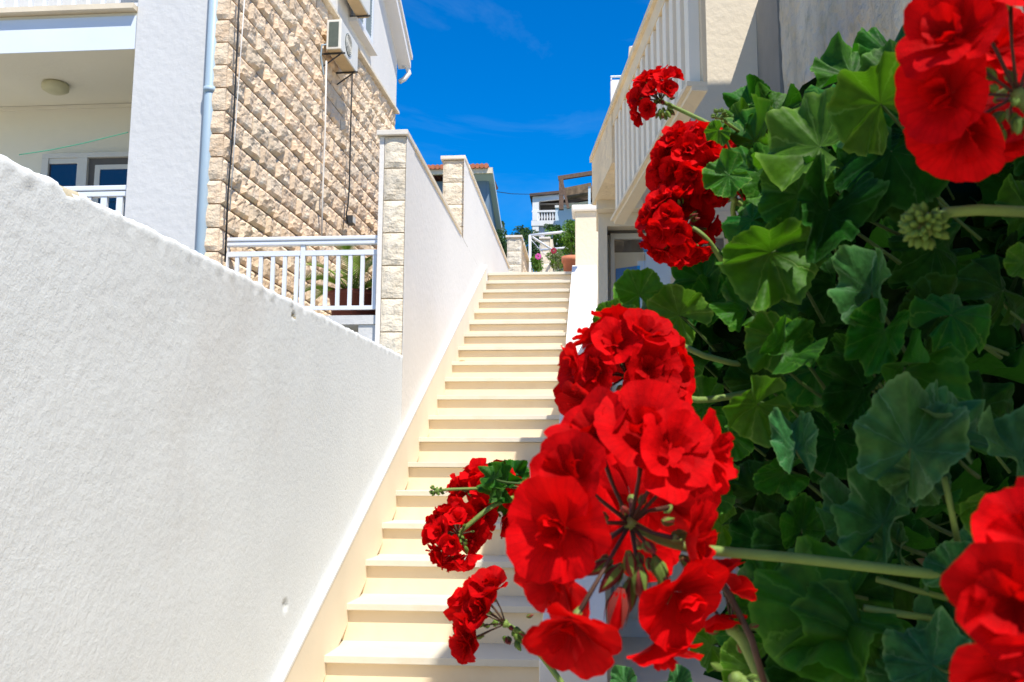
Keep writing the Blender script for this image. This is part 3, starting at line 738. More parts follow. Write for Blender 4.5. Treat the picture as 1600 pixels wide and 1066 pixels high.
for (u0, u1, n) in ((segs[1][0], segs[1][1], 6), (segs[2][0], segs[2][1], 6)):
    for i in range(n):
        xx = u0+(u1-u0)*(i+.72)/n if n == 6 else 0
        if xx > x1-.02: continue
        MB().box(xx-.012, xx+.012, YR-.009, YR+.009, zbt+.0125, zr2-.0185).build('baluster', M['railwhite'], tr_)
# potted palm-like plant on the terrace
pc = atY(553, 482, YR+.45)
pt = thing('plant_pot', 'reddish brown pot on the terrace behind the white railing', 'pot', (pc.x, YR+.45, zlt))
MB().lathe([(.13, 0), (.165, .2), (.175, .2), (.175, .23), (.15, .23), (.145, .19)], (0,0,0.001), 24).build('pot_body', surf('brown_pot', (.22,.06,.04), .7, .1, 9), pt, loc=(0,0,0), smooth=True)
MB().lathe([(.144, 0), (.01, .012)], (0,0,.2), 20).build('soil', M['soil'], pt, loc=(0,0,0))
cy = thing('cycad', 'spiky green cycad plant growing in the brown pot behind the railing', 'plant', (pc.x, YR+.45, zlt+.21))
def frond_mesh(L, seed):
    rr = random.Random(seed); b = MB(); n = 16; P = []
    for i in range(n+1):
        t = i/n; P.append(V(L*t*(1-.15*t), 0, L*(.75*t-.62*t*t)))
    b.tube(P, [.006*(1-.8*i/n) for i in range(n+1)], 5)
    for i in range(2, n+1):
        for j in (0, .5):
            t = (i-j)/n
            p = V(L*t*(1-.15*t), 0, L*(.75*t-.62*t*t)); ll = .11*math.sin(math.pi*min(1, t*.9+.08))**.6
            for sd in (-1, 1):
                tip = p+V(ll*.55, sd*ll*.8, ll*.25)
                k = len(b.v); b.v += [tuple(p+V(-.006,0,0)), tuple(p+V(.008,0,0)), tuple(tip)]; b.face(k, k+1, k+2)
    return b.mesh('frond', M['cyc'])
M['cyc'] = surf('cycad_green', (.22,.36,.03), .5, .3, 20, spec=.4)
fms = [frond_mesh(.42+.05*i, i) for i in range(3)]
for i in range(20):
    o = link('frond', fms[i % 3], cy, (0,0,0)); o.rotation_euler = (random.uniform(-.2,.2), -random.uniform(-.25, .75), i*2.4)

# ------------------------------------------------------------------ foliage for middle and far plants
def foliage(name, c, rad, n, leaf, mats, parent, seed=0, lobes=9, aspect=.5):
    rr = random.Random(seed); b = MB(); c = Vector(c); rad = Vector(rad)
    L = []
    for i in range(lobes):
        d = Vector((rr.gauss(0,1), rr.gauss(0,1), rr.gauss(0,1))).normalized()*rr.uniform(.25,.72)
        L.append((d, rr.uniform(.3,.5)))
    for i in range(n):
        d, r0 = rr.choice(L)
        q = Vector((rr.gauss(0,1), rr.gauss(0,1), rr.gauss(0,1))).normalized()*r0*rr.uniform(.55,1.05) + d
        p = c + Vector((q.x*rad.x, q.y*rad.y, q.z*rad.z))
        a = Vector((rr.gauss(0,1), rr.gauss(0,1), rr.gauss(0,.8))).normalized(); e = a.orthogonal().normalized()
        e = (Matrix.Rotation(rr.uniform(0,6.28), 3, a) @ e)
        f2 = a.cross(e); s = leaf*rr.uniform(.6,1.3)
        k = len(b.v); b.mi = rr.randrange(len(mats))
        b.v += [tuple(p-e*s), tuple(p+f2*s*aspect), tuple(p+e*s), tuple(p-f2*s*aspect)]; b.face(k, k+1, k+2, k+3)
    return b.build(name, mats, parent)
def plain_leaf(name, col, tr=.3):
    m = surf(name, col, .6, .35, 3, spec=.3); n = m.node_tree; o = [x for x in n.nodes if x.type == 'OUTPUT_MATERIAL'][0]; b = [x for x in n.nodes if x.type == 'BSDF_PRINCIPLED'][0]
    t = n.nodes.new('ShaderNodeBsdfTranslucent'); t.inputs[0].default_value = (col[0]*1.8, col[1]*1.8, col[2], 1); s = n.nodes.new('ShaderNodeMixShader'); s.inputs[0].default_value = tr
    n.links.new(b.outputs[0], s.inputs[1]); n.links.new(t.outputs[0], s.inputs[2]); n.links.new(s.outputs[0], o.inputs[0]); return m
G1 = [plain_leaf('foliage_a', (.05,.11,.03)), plain_leaf('foliage_b', (.035,.085,.03)), plain_leaf('foliage_c', (.08,.14,.04))]
G2 = [plain_leaf('bright_a', (.12,.24,.02)), plain_leaf('bright_b', (.08,.17,.02))]
G3 = [plain_leaf('grey_a', (.16,.21,.10)), plain_leaf('grey_b', (.24,.26,.13))]
def bush(px, py, rpx, hpx, Y, mats, label, n=1500, leafpx=2.2, trunk=True, cat='shrub', nm='shrub', seed=1, base=None):
    c = atY(px, py, Y); k = Y/F
    zb_ = c.z-hpx*k*1.3 if base is None else base
    t = thing(nm, label, cat, (c.x, Y, zb_))
    foliage('foliage', c, (rpx*k, rpx*k*.8, hpx*k), n, leafpx*k, mats, t, seed)
    b = MB()
    for i in range(4): b.tube([(c.x, Y, zb_), (c.x+random.uniform(-.2,.2)*rpx*k, Y, (c.z+zb_)/2), (c.x+random.uniform(-.6,.6)*rpx*k, Y, c.z+hpx*k*.3)], [rpx*k*.05, rpx*k*.04, rpx*k*.015], 6)
    b.build('trunk', M['bark'], t)
    return t
bush(800, 378, 34, 34, 26, G1, 'grey-green olive tree behind the second pillar and the first short stone pillar', 2600, 2.2, nm='olive_tree', cat='tree', seed=2)
bush(782, 376, 18, 30, 19, G1, 'dark green shrub pressed between upper wall coping and the short stone pillar', 1200, 2.2, seed=31)
bush(838, 392, 30, 34, 20, G1, 'dense green shrub seen through the white pipe frame', 3200, 2.2, seed=4)
bush(872, 378, 28, 30, 19, G2+G1[:1], 'mid green shrub behind the pale stone pillar', 1700, 2.2, seed=5)
bush(872, 409, 26, 22, 12.6, G3+G2[:1], 'pale airy shrub with tiny leaves just beyond the top step', 1500, 2.0, seed=6, base=TOPZ)
bush(840, 412, 18, 22, 13.2, G2, 'small leafy plant with a pink bloom beyond the top step', 700, 2.2, seed=7, base=TOPZ)
bush(895, 350, 14, 12, 70, G1, 'dark green tree below the far white balcony', 900, 2.0, nm='tree', cat='tree', seed=8)
bush(863, 356, 16, 9, 72, G1, 'round tree crown in front of the lilac lower wall of the far house', 900, 2.0, nm='tree', cat='tree', seed=9)
bush(820, 366, 26, 12, 60, G1, 'low dark tree line left of the far house', 1300, 2.0, nm='tree', cat='tree', seed=10)
bush(780, 352, 12, 12, 40, G3[:1]+G1, 'tree crown peeping out beside the blue-grey house', 900, 2., nm='tree', cat='tree', seed=12)
for (x, y, c, lab) in ((841, 401, (.55,.08,.30), 'single magenta pink bloom left of the pale pillar'), (865, 392, (.28,.02,.04), 'single dark red bloom over the pale airy shrub')):
    P = atY(x, y, 12.3); b = MB()
    for k in range(7):
        a = k*.9; d = V(math.cos(a), -.5+.3*(k % 2), math.sin(a))*.026
        b.prism([P+d-V(.018,0,.010), P+d+V(.012,.004,-.016), P+d+V(.018,0,.012), P+d+V(-.010,.004,.018)], (0,.01,0))
    b.mi = 1; b.tube([P, P+V(.02,.1,-.25)], .004, 5)
    tag(b.build('bloom', [surf('bloom_%d' % x, c, .7), M['stalk']]), lab, 'flower')
# potted conifer at the top of the stairs
pc = atY(893, 424, 11.0)
tp = thing('terracotta_pot', 'terracotta pot at the top of the stairs beside the cream post', 'pot', (pc.x, 11.0, TOPZ))
ph = atY(893, 402, 11.0).z-TOPZ
MB().lathe([(.075, 0), (.10, ph*.8), (.115, ph*.8), (.118, ph), (.10, ph), (.095, ph*.85)], (0,0,0), 24).build('pot_body', M['terracotta'], tp, loc=(0,0,0), smooth=True)
MB().lathe([(.094, 0), (.01, .01)], (0,0,ph*.88), 20).build('soil', M['soil'], tp, loc=(0,0,0))
t = thing('potted_shrub', 'bright green bushy conifer in the terracotta pot at the top of the stairs', 'shrub', (pc.x, 11, TOPZ+ph*.9))
foliage('foliage', atY(893, 375, 11), (.14, .12, .23), 2600, .014, G2, t, 21, 14)
MB().tube([(pc.x, 11, TOPZ+ph*.8), (pc.x, 11, atY(893, 375, 11).z)], .012, 8).build('stem', M['bark'], t)
# white pipe frame
pf = thing('pipe_frame', 'white tubular frame standing among the plants beyond the top step', 'frame', atY(828, 420, 15))
P = [atY(828, 425, 15), atY(828, 368, 15), atY(880, 362, 15), atY(828, 366, 16.2), atY(880, 369, 16.2)]
MB().tube([P[0]-V(0,0,.6), P[1]], .022, 10).build('post', M['railwhite'], pf, smooth=True)
MB().tube([P[1], P[2]+V(.3,0,.02)], .022, 10).build('beam', M['railwhite'], pf, smooth=True)
MB().tube([P[1], P[1]+V(.5,1.6,.0)], .018, 10).build('beam', M['railwhite'], pf, smooth=True)
MB().tube([P[1]+V(.1,1.0,-.0), P[2]+V(.4,.9,-.02)], .018, 10).build('beam', M['railwhite'], pf, smooth=True)
MB().tube([P[1]-V(0,0,.05), P[1]+V(.45,.3,-.5)], .006, 6).build('brace', M['railwhite'], pf, smooth=True)

# ------------------------------------------------------------------ blue-grey house with tile roof
YH = 24.
def hp(x, y, Y=YH): return atY(x, y, Y)
hh = thing('house', 'blue-grey gabled house with red tiled roof peeking over the second pillar', 'house', hp(770, 420))
w0, w1, w2 = hp(640, 284), hp(766, 279), hp(640, 420)
MB().box(w0.x, w1.x-.1, YH, YH+7, -1, w1.z-.05).build('wall', M['bluewall'], hh)
gx = w1.x-.1
# gable side roof rake descending away
rk = [(gx, YH-.3, w1.z+.05), (gx, YH+7.2, w1.z-2.6)]
MB().prism([(gx+.001, YH+.01, -1), (gx+.001, YH+7, -1), (gx+.001, YH+7, w1.z-2.6), (gx+.001, YH+.01, w1.z-.06)], (.06,0,0)).build('gable_wall', M['bluewall'], hh)
MB().prism([(gx-.3, YH-.35, w1.z+.06), (gx-.3, YH+7.2, w1.z-2.55), (gx-.3, YH+7.2, w1.z-2.40), (gx-.3, YH-.35, w1.z+.18)], (.5,0,0)).build('verge_board', M['farpale'], hh)
MB().box(gx+.061, gx+.075, YH+2.2, YH+3.3, w1.z-4.2, w1.z-2.5).build('light_panel', M['farwhite'], hh)
rfp = thing
for i in range(24):
    x = w0.x + i*.115
    if x > gx+.15: break
    MB().tube([(x, YH-.45, w1.z+.20), (x, YH+2.0, w1.z+.36)], .065, 8).build('tile', M['tile'], hh)
MB().box(w0.x, gx+.2, YH-.38, YH-.3, w1.z+.02, w1.z+.17).build('fascia', M['coping'], hh)

# ------------------------------------------------------------------ far white house with balustraded balcony and pergola
YV = 88.; kv = YV/F
fh = thing('far_house', 'distant white house with a balustraded balcony and dark flat roof on the hill', 'house', hp(880, 360, YV))
A0 = hp(832, 303, YV); A1 = hp(925, 290, YV)
zr_ = A0.z; zfb = hp(833, 345, YV).z; zbal = hp(833, 329, YV).z; zlow = hp(833, 400, YV).z
xl = A0.x; xr_ = A1.x+2
MB().box(xl, xr_, YV+2.2, YV+9, zlow, zr_-.3).build('wall', M['farwhite'], fh)
MB().box(xl, xl+.6, YV, YV+2.2, zlow, zr_-.25).build('corner_pier', M['farwhite'], fh)
MB().box(xl+.61, xr_, YV+2.15, YV+2.19, zfb+.1, zr_-.5).build('loggia_back', M['farint'], fh)
MB().box(xl-.1, xr_, YV-.05, YV+2.2, zfb-.5, zfb).build('balcony_slab', M['farwhite'], fh)
MB().box(xl+.05, xr_, YV+.3, YV+2.1, zlow, zfb-.5).build('lower_wall', M['lilac'], fh)
MB().prism([(xl-.25, YV-.3, zr_-.3), (xr_, YV-.3, zr_+.35), (xr_, YV-.3, zr_+.6), (xl-.25, YV-.3, zr_-.05)], (0, 9, 0)).build('roof', M['roofdark'], fh)
MB().prism([(xl, YV-.02, zr_-.8), (xr_, YV-.02, zr_-.15), (xr_, YV-.02, zr_+.33), (xl, YV-.02, zr_-.32)], (0, .3, 0)).build('beam', M['farwhite'], fh)
MB().box(xl-.05, xr_, YV-.04, YV+.2, zbal-.18, zbal).build('balustrade_rail', M['farwhite'], fh)
MB().box(xl+.0, xl+.45, YV-.06, YV+.22, zfb+.001, zbal-.181).build('balustrade_pier', M['farwhite'], fh)
bal = MB().lathe([(.09, 0), (.05, .1), (.12, .3), (.05, .6), (.09, .74)], (0,0,0), 8).mesh('baluster', M['farwhite'], smooth=True)
hb_ = (zbal-.181-zfb)/.74
n = 0
for i in range(20):
    x = xl+.62+i*.26
    if 8 <= i <= 9: continue
    if x > xl+5: break
    o = link('baluster', bal, fh, Vector((x, YV+.08, zfb+.001))-fh.location); o.scale = (1, 1, hb_)
MB().box(xl+.5+8*.26, xl+.5+9.6*.26, YV-.055, YV+.21, zfb+.002, zbal-.182).build('balustrade_pier', M['farwhite'], fh)
x_ = hp(868, 340, YV-3).x
MB().box(x_, x_+4.2, YV-3, YV-.4, zlow, hp(868, 325, YV-3).z).build('terrace_block', M['farpale'], fh)
MB().box(x_-.05, x_+4.3, YV-3.1, YV-.35, hp(868, 325, YV-3).z+.002, hp(868, 323, YV-3).z+.1).build('terrace_edge', M['farwhite'], fh)
pg = thing('pergola', 'dark timber pergola with a brushwood shade beside the far white balcony', 'pergola', hp(877, 326, YV-4))
yp = YV-5
a, c, d, e = hp(877, 328, yp), hp(877, 280, yp), hp(872, 279, yp), hp(930, 270, yp)
MB().bar(a, c, .4, .4).build('post', M['wood'], pg)
MB().bar(d, e, .35, .35).build('beam', M['wood'], pg)
MB().bar(hp(878, 284, yp-.1), hp(888, 326, yp-.1), .22, .22).build('brace', M['wood'], pg)
MB().bar(hp(884, 306, yp+2), hp(925, 298, yp+2), 2.0, .9).build('brush_roof', M['thatch'], pg)
MB().bar(hp(886, 322, yp+1.8), hp(920, 317, yp+1.8), .3, .25).build('beam', M['creamrough'], pg)
MB().bar(hp(921, 330, yp+.5), hp(921, 292, yp+.5), .22, .22).build('post', M['farpale'], pg)
tag(MB().tube([atY(735, 294, 30), atY(800, 303, 50), atY(880, 305, 80)], .018, 5).build('overhead_wire', M['black']), 'thin overhead wire crossing the sky towards the far house', 'wire')

# ------------------------------------------------------------------ right-hand building
YD = 5.15
rb = thing('building', 'cream building on the right with glazed door below and slatted stair parapet above', 'building', (.05, YD, -.9))
XC = atY(937, 600, YD).x
zfloor = atY(1000, 1004, YD).z; zhead = atY(980, 353, YD).z; ztop = atY(970, 333, YD).z; zcap = atY(970, 317, YD).z
xj = atY(951, 600, YD).x; xR = 1.0; xj2 = atY(1146, 600, YD).x
MB().box(-.0+XC, 3, 3.0, YD+6, -1.8, zfloor).build('door_landing', M['floor'], kind='structure')
MB().box(XC, xj, YD, YD+.25, zfloor+.001, ztop).build('door_jamb', M['cream'], rb)
MB().box(xj, xR+.4, YD, YD+.25, zhead, ztop).build('lintel', M['cream'], rb)
MB().box(xj2, xR+.4, YD, YD+.25, zfloor+.001, zhead-.0005).build('door_jamb', M['cream'], rb)
xs = atY(1005, 320, YD-.08).x
MB().box(XC-.01, xs, YD-.08, YD+.4, ztop+.001, zcap).build('landing_slab', M['cream'], rb, bevel=.006)
MB().box(XC+.002, 3, YD+.25, YD+7, -1.8, ztop-.001).build('ground_floor', M['cream'], rb)
dr = MB().box(xj, xj2, YD+.16, YD+.22, zfloor+.001, zhead-.001).build('door', M['doorframe'], rb)
dx0 = atY(955, 500, YD+.15).x; dx1 = atY(961, 500, YD+.15).x
zt1 = atY(1000, 366, YD+.15).z
MB().box(xj+.002, xj2-.002, YD+.09, YD+.159, zt1, zhead-.002).build('door_head', M['doorhead_and_reflection'], rb)
gzt = atY(1000, 375, YD+.15).z; gz2 = atY(1000, 394, YD+.15).z
xg1 = atY(1134, 500, YD+.15).x
def dch(o): o.location = (0,0,0); return o
dch(MB().box(dx1, xg1, YD+.150, YD+.157, gz2, gzt).build('glass_head_reflection_beam', M['doorhead_and_reflection'], dr)).name = 'reflected_beam'  # dark bar paints a reflected beam behind the pane
dch(MB().box(dx1, xg1, YD+.150, YD+.1565, zfloor+.1, gz2-.001).build('beige_reflection', M['beige_reflection'], dr))  # flat beige board paints the beige reflection in the door glass
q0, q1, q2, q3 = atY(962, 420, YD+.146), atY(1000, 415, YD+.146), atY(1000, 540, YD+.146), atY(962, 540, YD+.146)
dch(MB().prism([q0, q1, q2, q3], (0,.003,0)).build('sky_reflection', M['skyreflect'], dr))  # blue board paints the sky's reflection in the door glass
xm = atY(1006, 500, YD+.15).x
dch(MB().box(xm, xm+.006, YD+.141, YD+.1495, zfloor+.1, gz2-.001).build('mullion', M['doorframe'], dr))
gm, gn, gb_, go = newmat('door_glass'); 
gl = gn.nodes.new('ShaderNodeBsdfGlossy'); gl.inputs['Roughness'].default_value = .02; tg = gn.nodes.new('ShaderNodeBsdfTransparent'); mg = gn.nodes.new('ShaderNodeMixShader'); mg.inputs[0].default_value = .07
gn.links.new(tg.outputs[0], mg.inputs[1]); gn.links.new(gl.outputs[0], mg.inputs[2]); gn.links.new(mg.outputs[0], go.inputs[0])
dch(MB().box(dx1, xg1, YD+.1305, YD+.134, zfloor+.1, gzt).build('pane', gm, dr))
for (x0_, x1_) in ((dx0, dx1), (xg1, xg1+.03)):
    dch(MB().box(x0_, x1_, YD+.12, YD+.1598, zfloor+.002, zt1-.001).build('door_stile', M['doorframe'], dr))
dch(MB().box(dx1+.0005, xg1-.0005, YD+.121, YD+.1597, gzt+.0005, zt1-.0015).build('door_rail', M['doorframe'], dr))

# upper part: slatted parapet plane heading to vanishing point x=730
PA = -7.6
Pc = atY(925, 280, YD+.02); KP = (YD+.02)/11.2
def onP(px, py): return atP(px, py, Pc, PA)
pd = Vector((math.sin(R(PA)), math.cos(R(PA)), 0)); pn = Vector((-math.cos(R(PA)), math.sin(R(PA)), 0))  # outward, towards the stairs
def psz(px, py): p = onP(px, py)-Vector((Pc.x, Pc.y, 0)); return p.dot(pd), p.z+0
def onPs(s, z, o=0): q = Vector((Pc.x, Pc.y, 0))+pd*s+pn*o; q.z = z; return q
ztp = .5*(psz(925, 243)[1]+psz(1019, 3)[1]); zbp = .5*(psz(977, 308)[1]+psz(1074, 131)[1])
s_p = psz(956, 250)[0]; s_n = psz(1078, 131)[0]; s_n2 = psz(1061, 0)[0]
print('parapet', psz(925,243), psz(1019,3), psz(977,308), psz(1074,131), s_p, s_n, s_n2)
def pbox(s0, s1, z0, z1, o0, o1):
    o0 *= KP; o1 *= KP
    return [onPs(s0, z0, o0), onPs(s1, z0, o0), onPs(s1, z0, o1), onPs(s0, z0, o1), onPs(s0, z1, o0), onPs(s1, z1, o0), onPs(s1, z1, o1), onPs(s0, z1, o1)]
zpb = psz(925, 316)[1]
sl_near = s_n
MB().hexa(pbox(s_p+.0, 0, zpb-.02, ztp-.03, -.25, 0)).build('parapet_end', M['creamrough'], rb)
MB().hexa(pbox(sl_near, .03, ztp-.029, ztp, -.27, .02)).build('parapet_coping', M['creamrough'], rb)
MB().hexa(pbox(sl_near, s_p-.001, ztp-.10, ztp-.03, -.12, -.01)).build('parapet_band', M['creamrough'], rb)
MB().hexa(pbox(sl_near, s_p-.001, zbp-.015, zbp, -.12, .02)).build('bottom_rail', M['coping'], rb)
MB().hexa(pbox(sl_near, s_p-.001, zbp+.0005, ztp-.101, -.12, -.09)).build('slot_back', M['rec'], rb)
MB().hexa(pbox(sl_near, s_p-.001, zbp-.03, zbp-.0155, -.12, -.012)).build('side_wall', M['cream'], rb)
ss = s_p-.05
while ss > sl_near+.05:
    MB().hexa(pbox(ss-.055, ss, zbp+.001, ztp-.1015, -.089, -.015)).build('slat', M['slatw'], rb); ss -= .112
# upper wall facing the camera
YU = YD+.005
xl0 = atY(1078, 200, YU).x
xu = atY(1068, 60, YU).x
MB().box(xu, 2.6, YU, YU+.3, ztop+.002, 2.72).build('upper_wall', M['cream'], rb)
MB().box(atY(973, 300, YU).x, xu-.001, YU+.001, YU+.3, ztop+.002, atY(990, 150, YU).z).build('upper_wall_corner', M['cream'], rb)
# white terrace piece far behind
wt_ = thing('roof_terrace', 'small white rooftop terrace with a rail showing above the slatted parapet', 'terrace', atY(965, 165, 14))
a, c = atY(954, 125, 14), atY(990, 165, 14)
MB().box(a.x, c.x+.3, 14, 14.5, c.z-2.5, a.z).build('wall', M['farwhite'], wt_)
MB().tube([a+V(0,0,.05), a+V(.6,0,.05)], .018, 8).build('rail', M['railwhite'], wt_)
for k in (0.01, .19): MB().tube([a+V(k,0,0), a+V(k,0,.05)], .012, 6).build('rail_post', M['railwhite'], wt_)

a = atY(983, 73, 9)
tag(MB().prism([a, a+V(.12,0,.03), a+V(.12,0,-.02)], (0,.3,0)).build('roof_bracket', M['farwhite']), 'tiny white pointed bracket sticking out above the slatted parapet', 'bracket')

# ------------------------------------------------------------------ near right building with rough grey render
XN = .92
nb = thing('near_building', 'rough grey rendered building wall rising behind the geranium at upper right', 'building', (XN, YD, -1.8))
yg0 = atX(1182, 60, XN).y; yg1 = atX(1216, 60, XN).y
ZN = 4.0; YNE = -.9; YM = 1.3; YT = 4.25  # unseen block heights are stepped to shape where shade falls
zled = atX(1400, 186, XN).z
print('near building strip', yg0, yg1, zled)
MB().box(XN+.012, 3.2, YNE, YD-.002, -1.8, zled-.001).build('lower_wall', M['cream'], nb)
MB().box(XN, XN+.2, yg1, yg0, zled, 2.62).build('grey_strip', M['greystrip'], nb)
MB().box(XN+.008, XN+.2, yg0+.001, YD-.001, -1.7, 2.62).build('peeling_strip', M['peel'], nb)
# rough rendered surface, real relief
b = MB(); n1 = 300; n2 = 110
for i in range(n1+1):
    for j in range(n2+1):
        y = YNE+(yg1-.002-YNE)*i/n1; z = zled+(2.41-zled)*j/n2
        d = .012*noise.fractal(Vector((y*9, z*5, 3)), 1, 2, 4)
        b.v.append((XN+.012-d, y, z))
for i in range(n1):
    for j in range(n2):
        a = i*(n2+1)+j; b.face(a, a+1, a+n2+2, a+n2+1)
b.build('rough_render', M['roughgrey'], nb, smooth=True)
MB().box(XN+.03, 3.2, YNE, YM, zled, 2.42).build('added_front_block', M['greystrip'], nb)  # unseen low part, added to shade the bush but not the left flowers
MB().box(XN+.03, 3.2, YM+.001, YT, zled, 4.0).build('unseen_tall_block', M['greystrip'], nb)
MB().box(XN+.2005, 3.2, YT+.001, YD-.003, zled+.001, 2.6).build('unseen_rear_block', M['greystrip'], nb)
MB().box(XN-.01, XN+.011, YNE, yg1, zled-.05, zled-.0005).build('ledge', M['coping'], nb)

# small stone on a step
P = atX(719, 556, XL+.10); 
pb = MB().lathe([(.012, 0), (.026, .008), (.024, .022), (.008, .03)], (0,0,0), 9).build('pebble', surf('brown_pebble', (.50,.33,.18), .9, .2, 30))
ks = round((P.y-Y0)/RUN-.3); pb.location = (XL+.09, Y0+ks*RUN+.16, Z0+ks*RISE+.002)
tag(pb, 'small brown pebble lying at the left end of a step halfway up', 'stone')

# ================================================================== GERANIUM
GP = thing('geranium', 'big bushy geranium with bright red flower heads overhanging the stairs on the right', 'plant', (.55, .85, -.62))
gl0 = GP.location.copy()
def cam_dir(v): return (rt*v[0] + up*v[1] - fw*v[2]).normalized()   # (right, up, toward camera)

def leaf_mesh(seed, fold=0., cup=.2, ruffle=.10, mat=0, pleat=.13, span=163, curl=0.):
    rr = random.Random(seed); b = MB(); na, nr = 84, 9
    ph = [rr.uniform(0, 6.28) for _ in range(4)]
    lob = 7; teeth = 33
    b.v.append((0, 0, 0))
    for j in range(1, nr+1):
        r = (j/nr)**.9
        for i in range(na+1):
            t = -1+2*i/na; th = t*R(span)
            rim = 1 - .10*t*t + .09*abs(math.cos(t*lob*math.pi/2)) + .04*math.sin(3*th+ph[0])
            rim += .055*abs(math.sin(t*teeth*math.pi/2))*(1 if j == nr else .2 if j == nr-1 else 0)
            rim -= .12*max(0, abs(t)-.86)/.14
            x = r*rim*math.sin(th); y = r*rim*math.cos(th)
            z = cup*r*r*.5 + 2.2*ruffle*(r**2.4)*(math.sin(3*th+ph[0])*.6+math.sin(5*th+ph[1])+.6*math.sin(9*th+ph[2])) + .05*r**3*math.sin(17*th+ph[3])
            z -= pleat*r*abs(math.sin(t*lob*math.pi/2+math.pi/2))
            z -= curl*max(0, r-.5)**2*3
            if fold:
                k = fold*(.9+.2*math.sin(ph[0])); ax = abs(x); a = k*min(1, ax*2.2)
                x, z = math.copysign(ax*math.cos(a), x), z + ax*math.sin(a)
            b.v.append((x, y, z))
    n1 = na+1
    for i in range(na): b.face(0, 1+i+1, 1+i)
    for j in range(nr-1):
        for i in range(na):
            a = 1+j*n1+i; b.face(a, a+1, a+n1+1, a+n1)
    me = b.mesh('leaf', M['leaf'][mat], smooth=True)
    at = me.attributes.new('rad', 'FLOAT', 'POINT')
    at.data.foreach_set('value', [0]+[j/nr for j in range(1, nr+1) for i in range(na+1)])
    return me
LV = {}
for m_ in range(5):
    LV[m_] = [leaf_mesh(10*m_+1, .12, .3, .10, m_), leaf_mesh(10*m_+2, .35, .2, .10, m_), leaf_mesh(10*m_+3, .75, .15, .12, m_, .07), leaf_mesh(10*m_+4, 0, -.35, .12, m_, curl=.3), leaf_mesh(10*m_+5, 1.05, .3, .13, m_, .08), leaf_mesh(10*m_+6, .15, .5, .16, m_, .09)]
leaf_count = 0
stalk_count = 0
core_pts = [V(.42,.95,-.35), V(.38,.80,-.15), V(.50,.75,-.05), V(.30,1.0,-.05), V(.45,1.0,.10), V(.55,.9,.15), V(.25,1.05,-.2), V(.50,.7,-.3)]
def nearest_core(P): return min(core_pts, key=lambda c: (c-P).length)
def put_leaf(px, py, rpx, d, nrm, rollang, kind=0, mat=0, stalk=True):
    """rollang: direction in the picture (deg, 0=right, 90=up) in which the leaf tip points away from its stalk"""
    global leaf_count, stalk_count
    Rr = rpx*d/F*.99
    lr = random.Random(int(px*7+py*13))
    n = cam_dir(Vector(nrm).normalized()+Vector((lr.gauss(0,.22), lr.gauss(0,.22), 0))); a = R(rollang); tip = rt*math.cos(a)+up*math.sin(a); tip = (tip-n*tip.dot(n)).normalized()
    xx = tip.cross(n).normalized()
    Pc_ = atD(px, py, d) - tip*Rr*.25
    Mx = Matrix((xx, tip, n)).transposed().to_4x4()
    o = link('leaf', LV[mat][kind], GP)
    o.matrix_local = Matrix.Translation(Pc_-gl0) @ Mx @ Matrix.Diagonal((Rr, Rr, Rr, 1))
    leaf_count += 1
    if stalk and stalk_count < 290:
        c = nearest_core(Pc_); L = (c-Pc_).length
        e = Pc_ + (c-Pc_).normalized()*min(L, .03+Rr) 
        mid = Pc_ - n*Rr*.5 - tip*Rr*.3
        P = []
        for k in range(7):
            t = k/6; P.append((Pc_*(1-t)**2 + mid*2*t*(1-t) + e*t*t))
        MB().tube(P, [.0008+.0005*k/6 for k in range(7)], 6).build('leaf_stalk', M['lstalk'], GP, smooth=True); stalk_count += 1
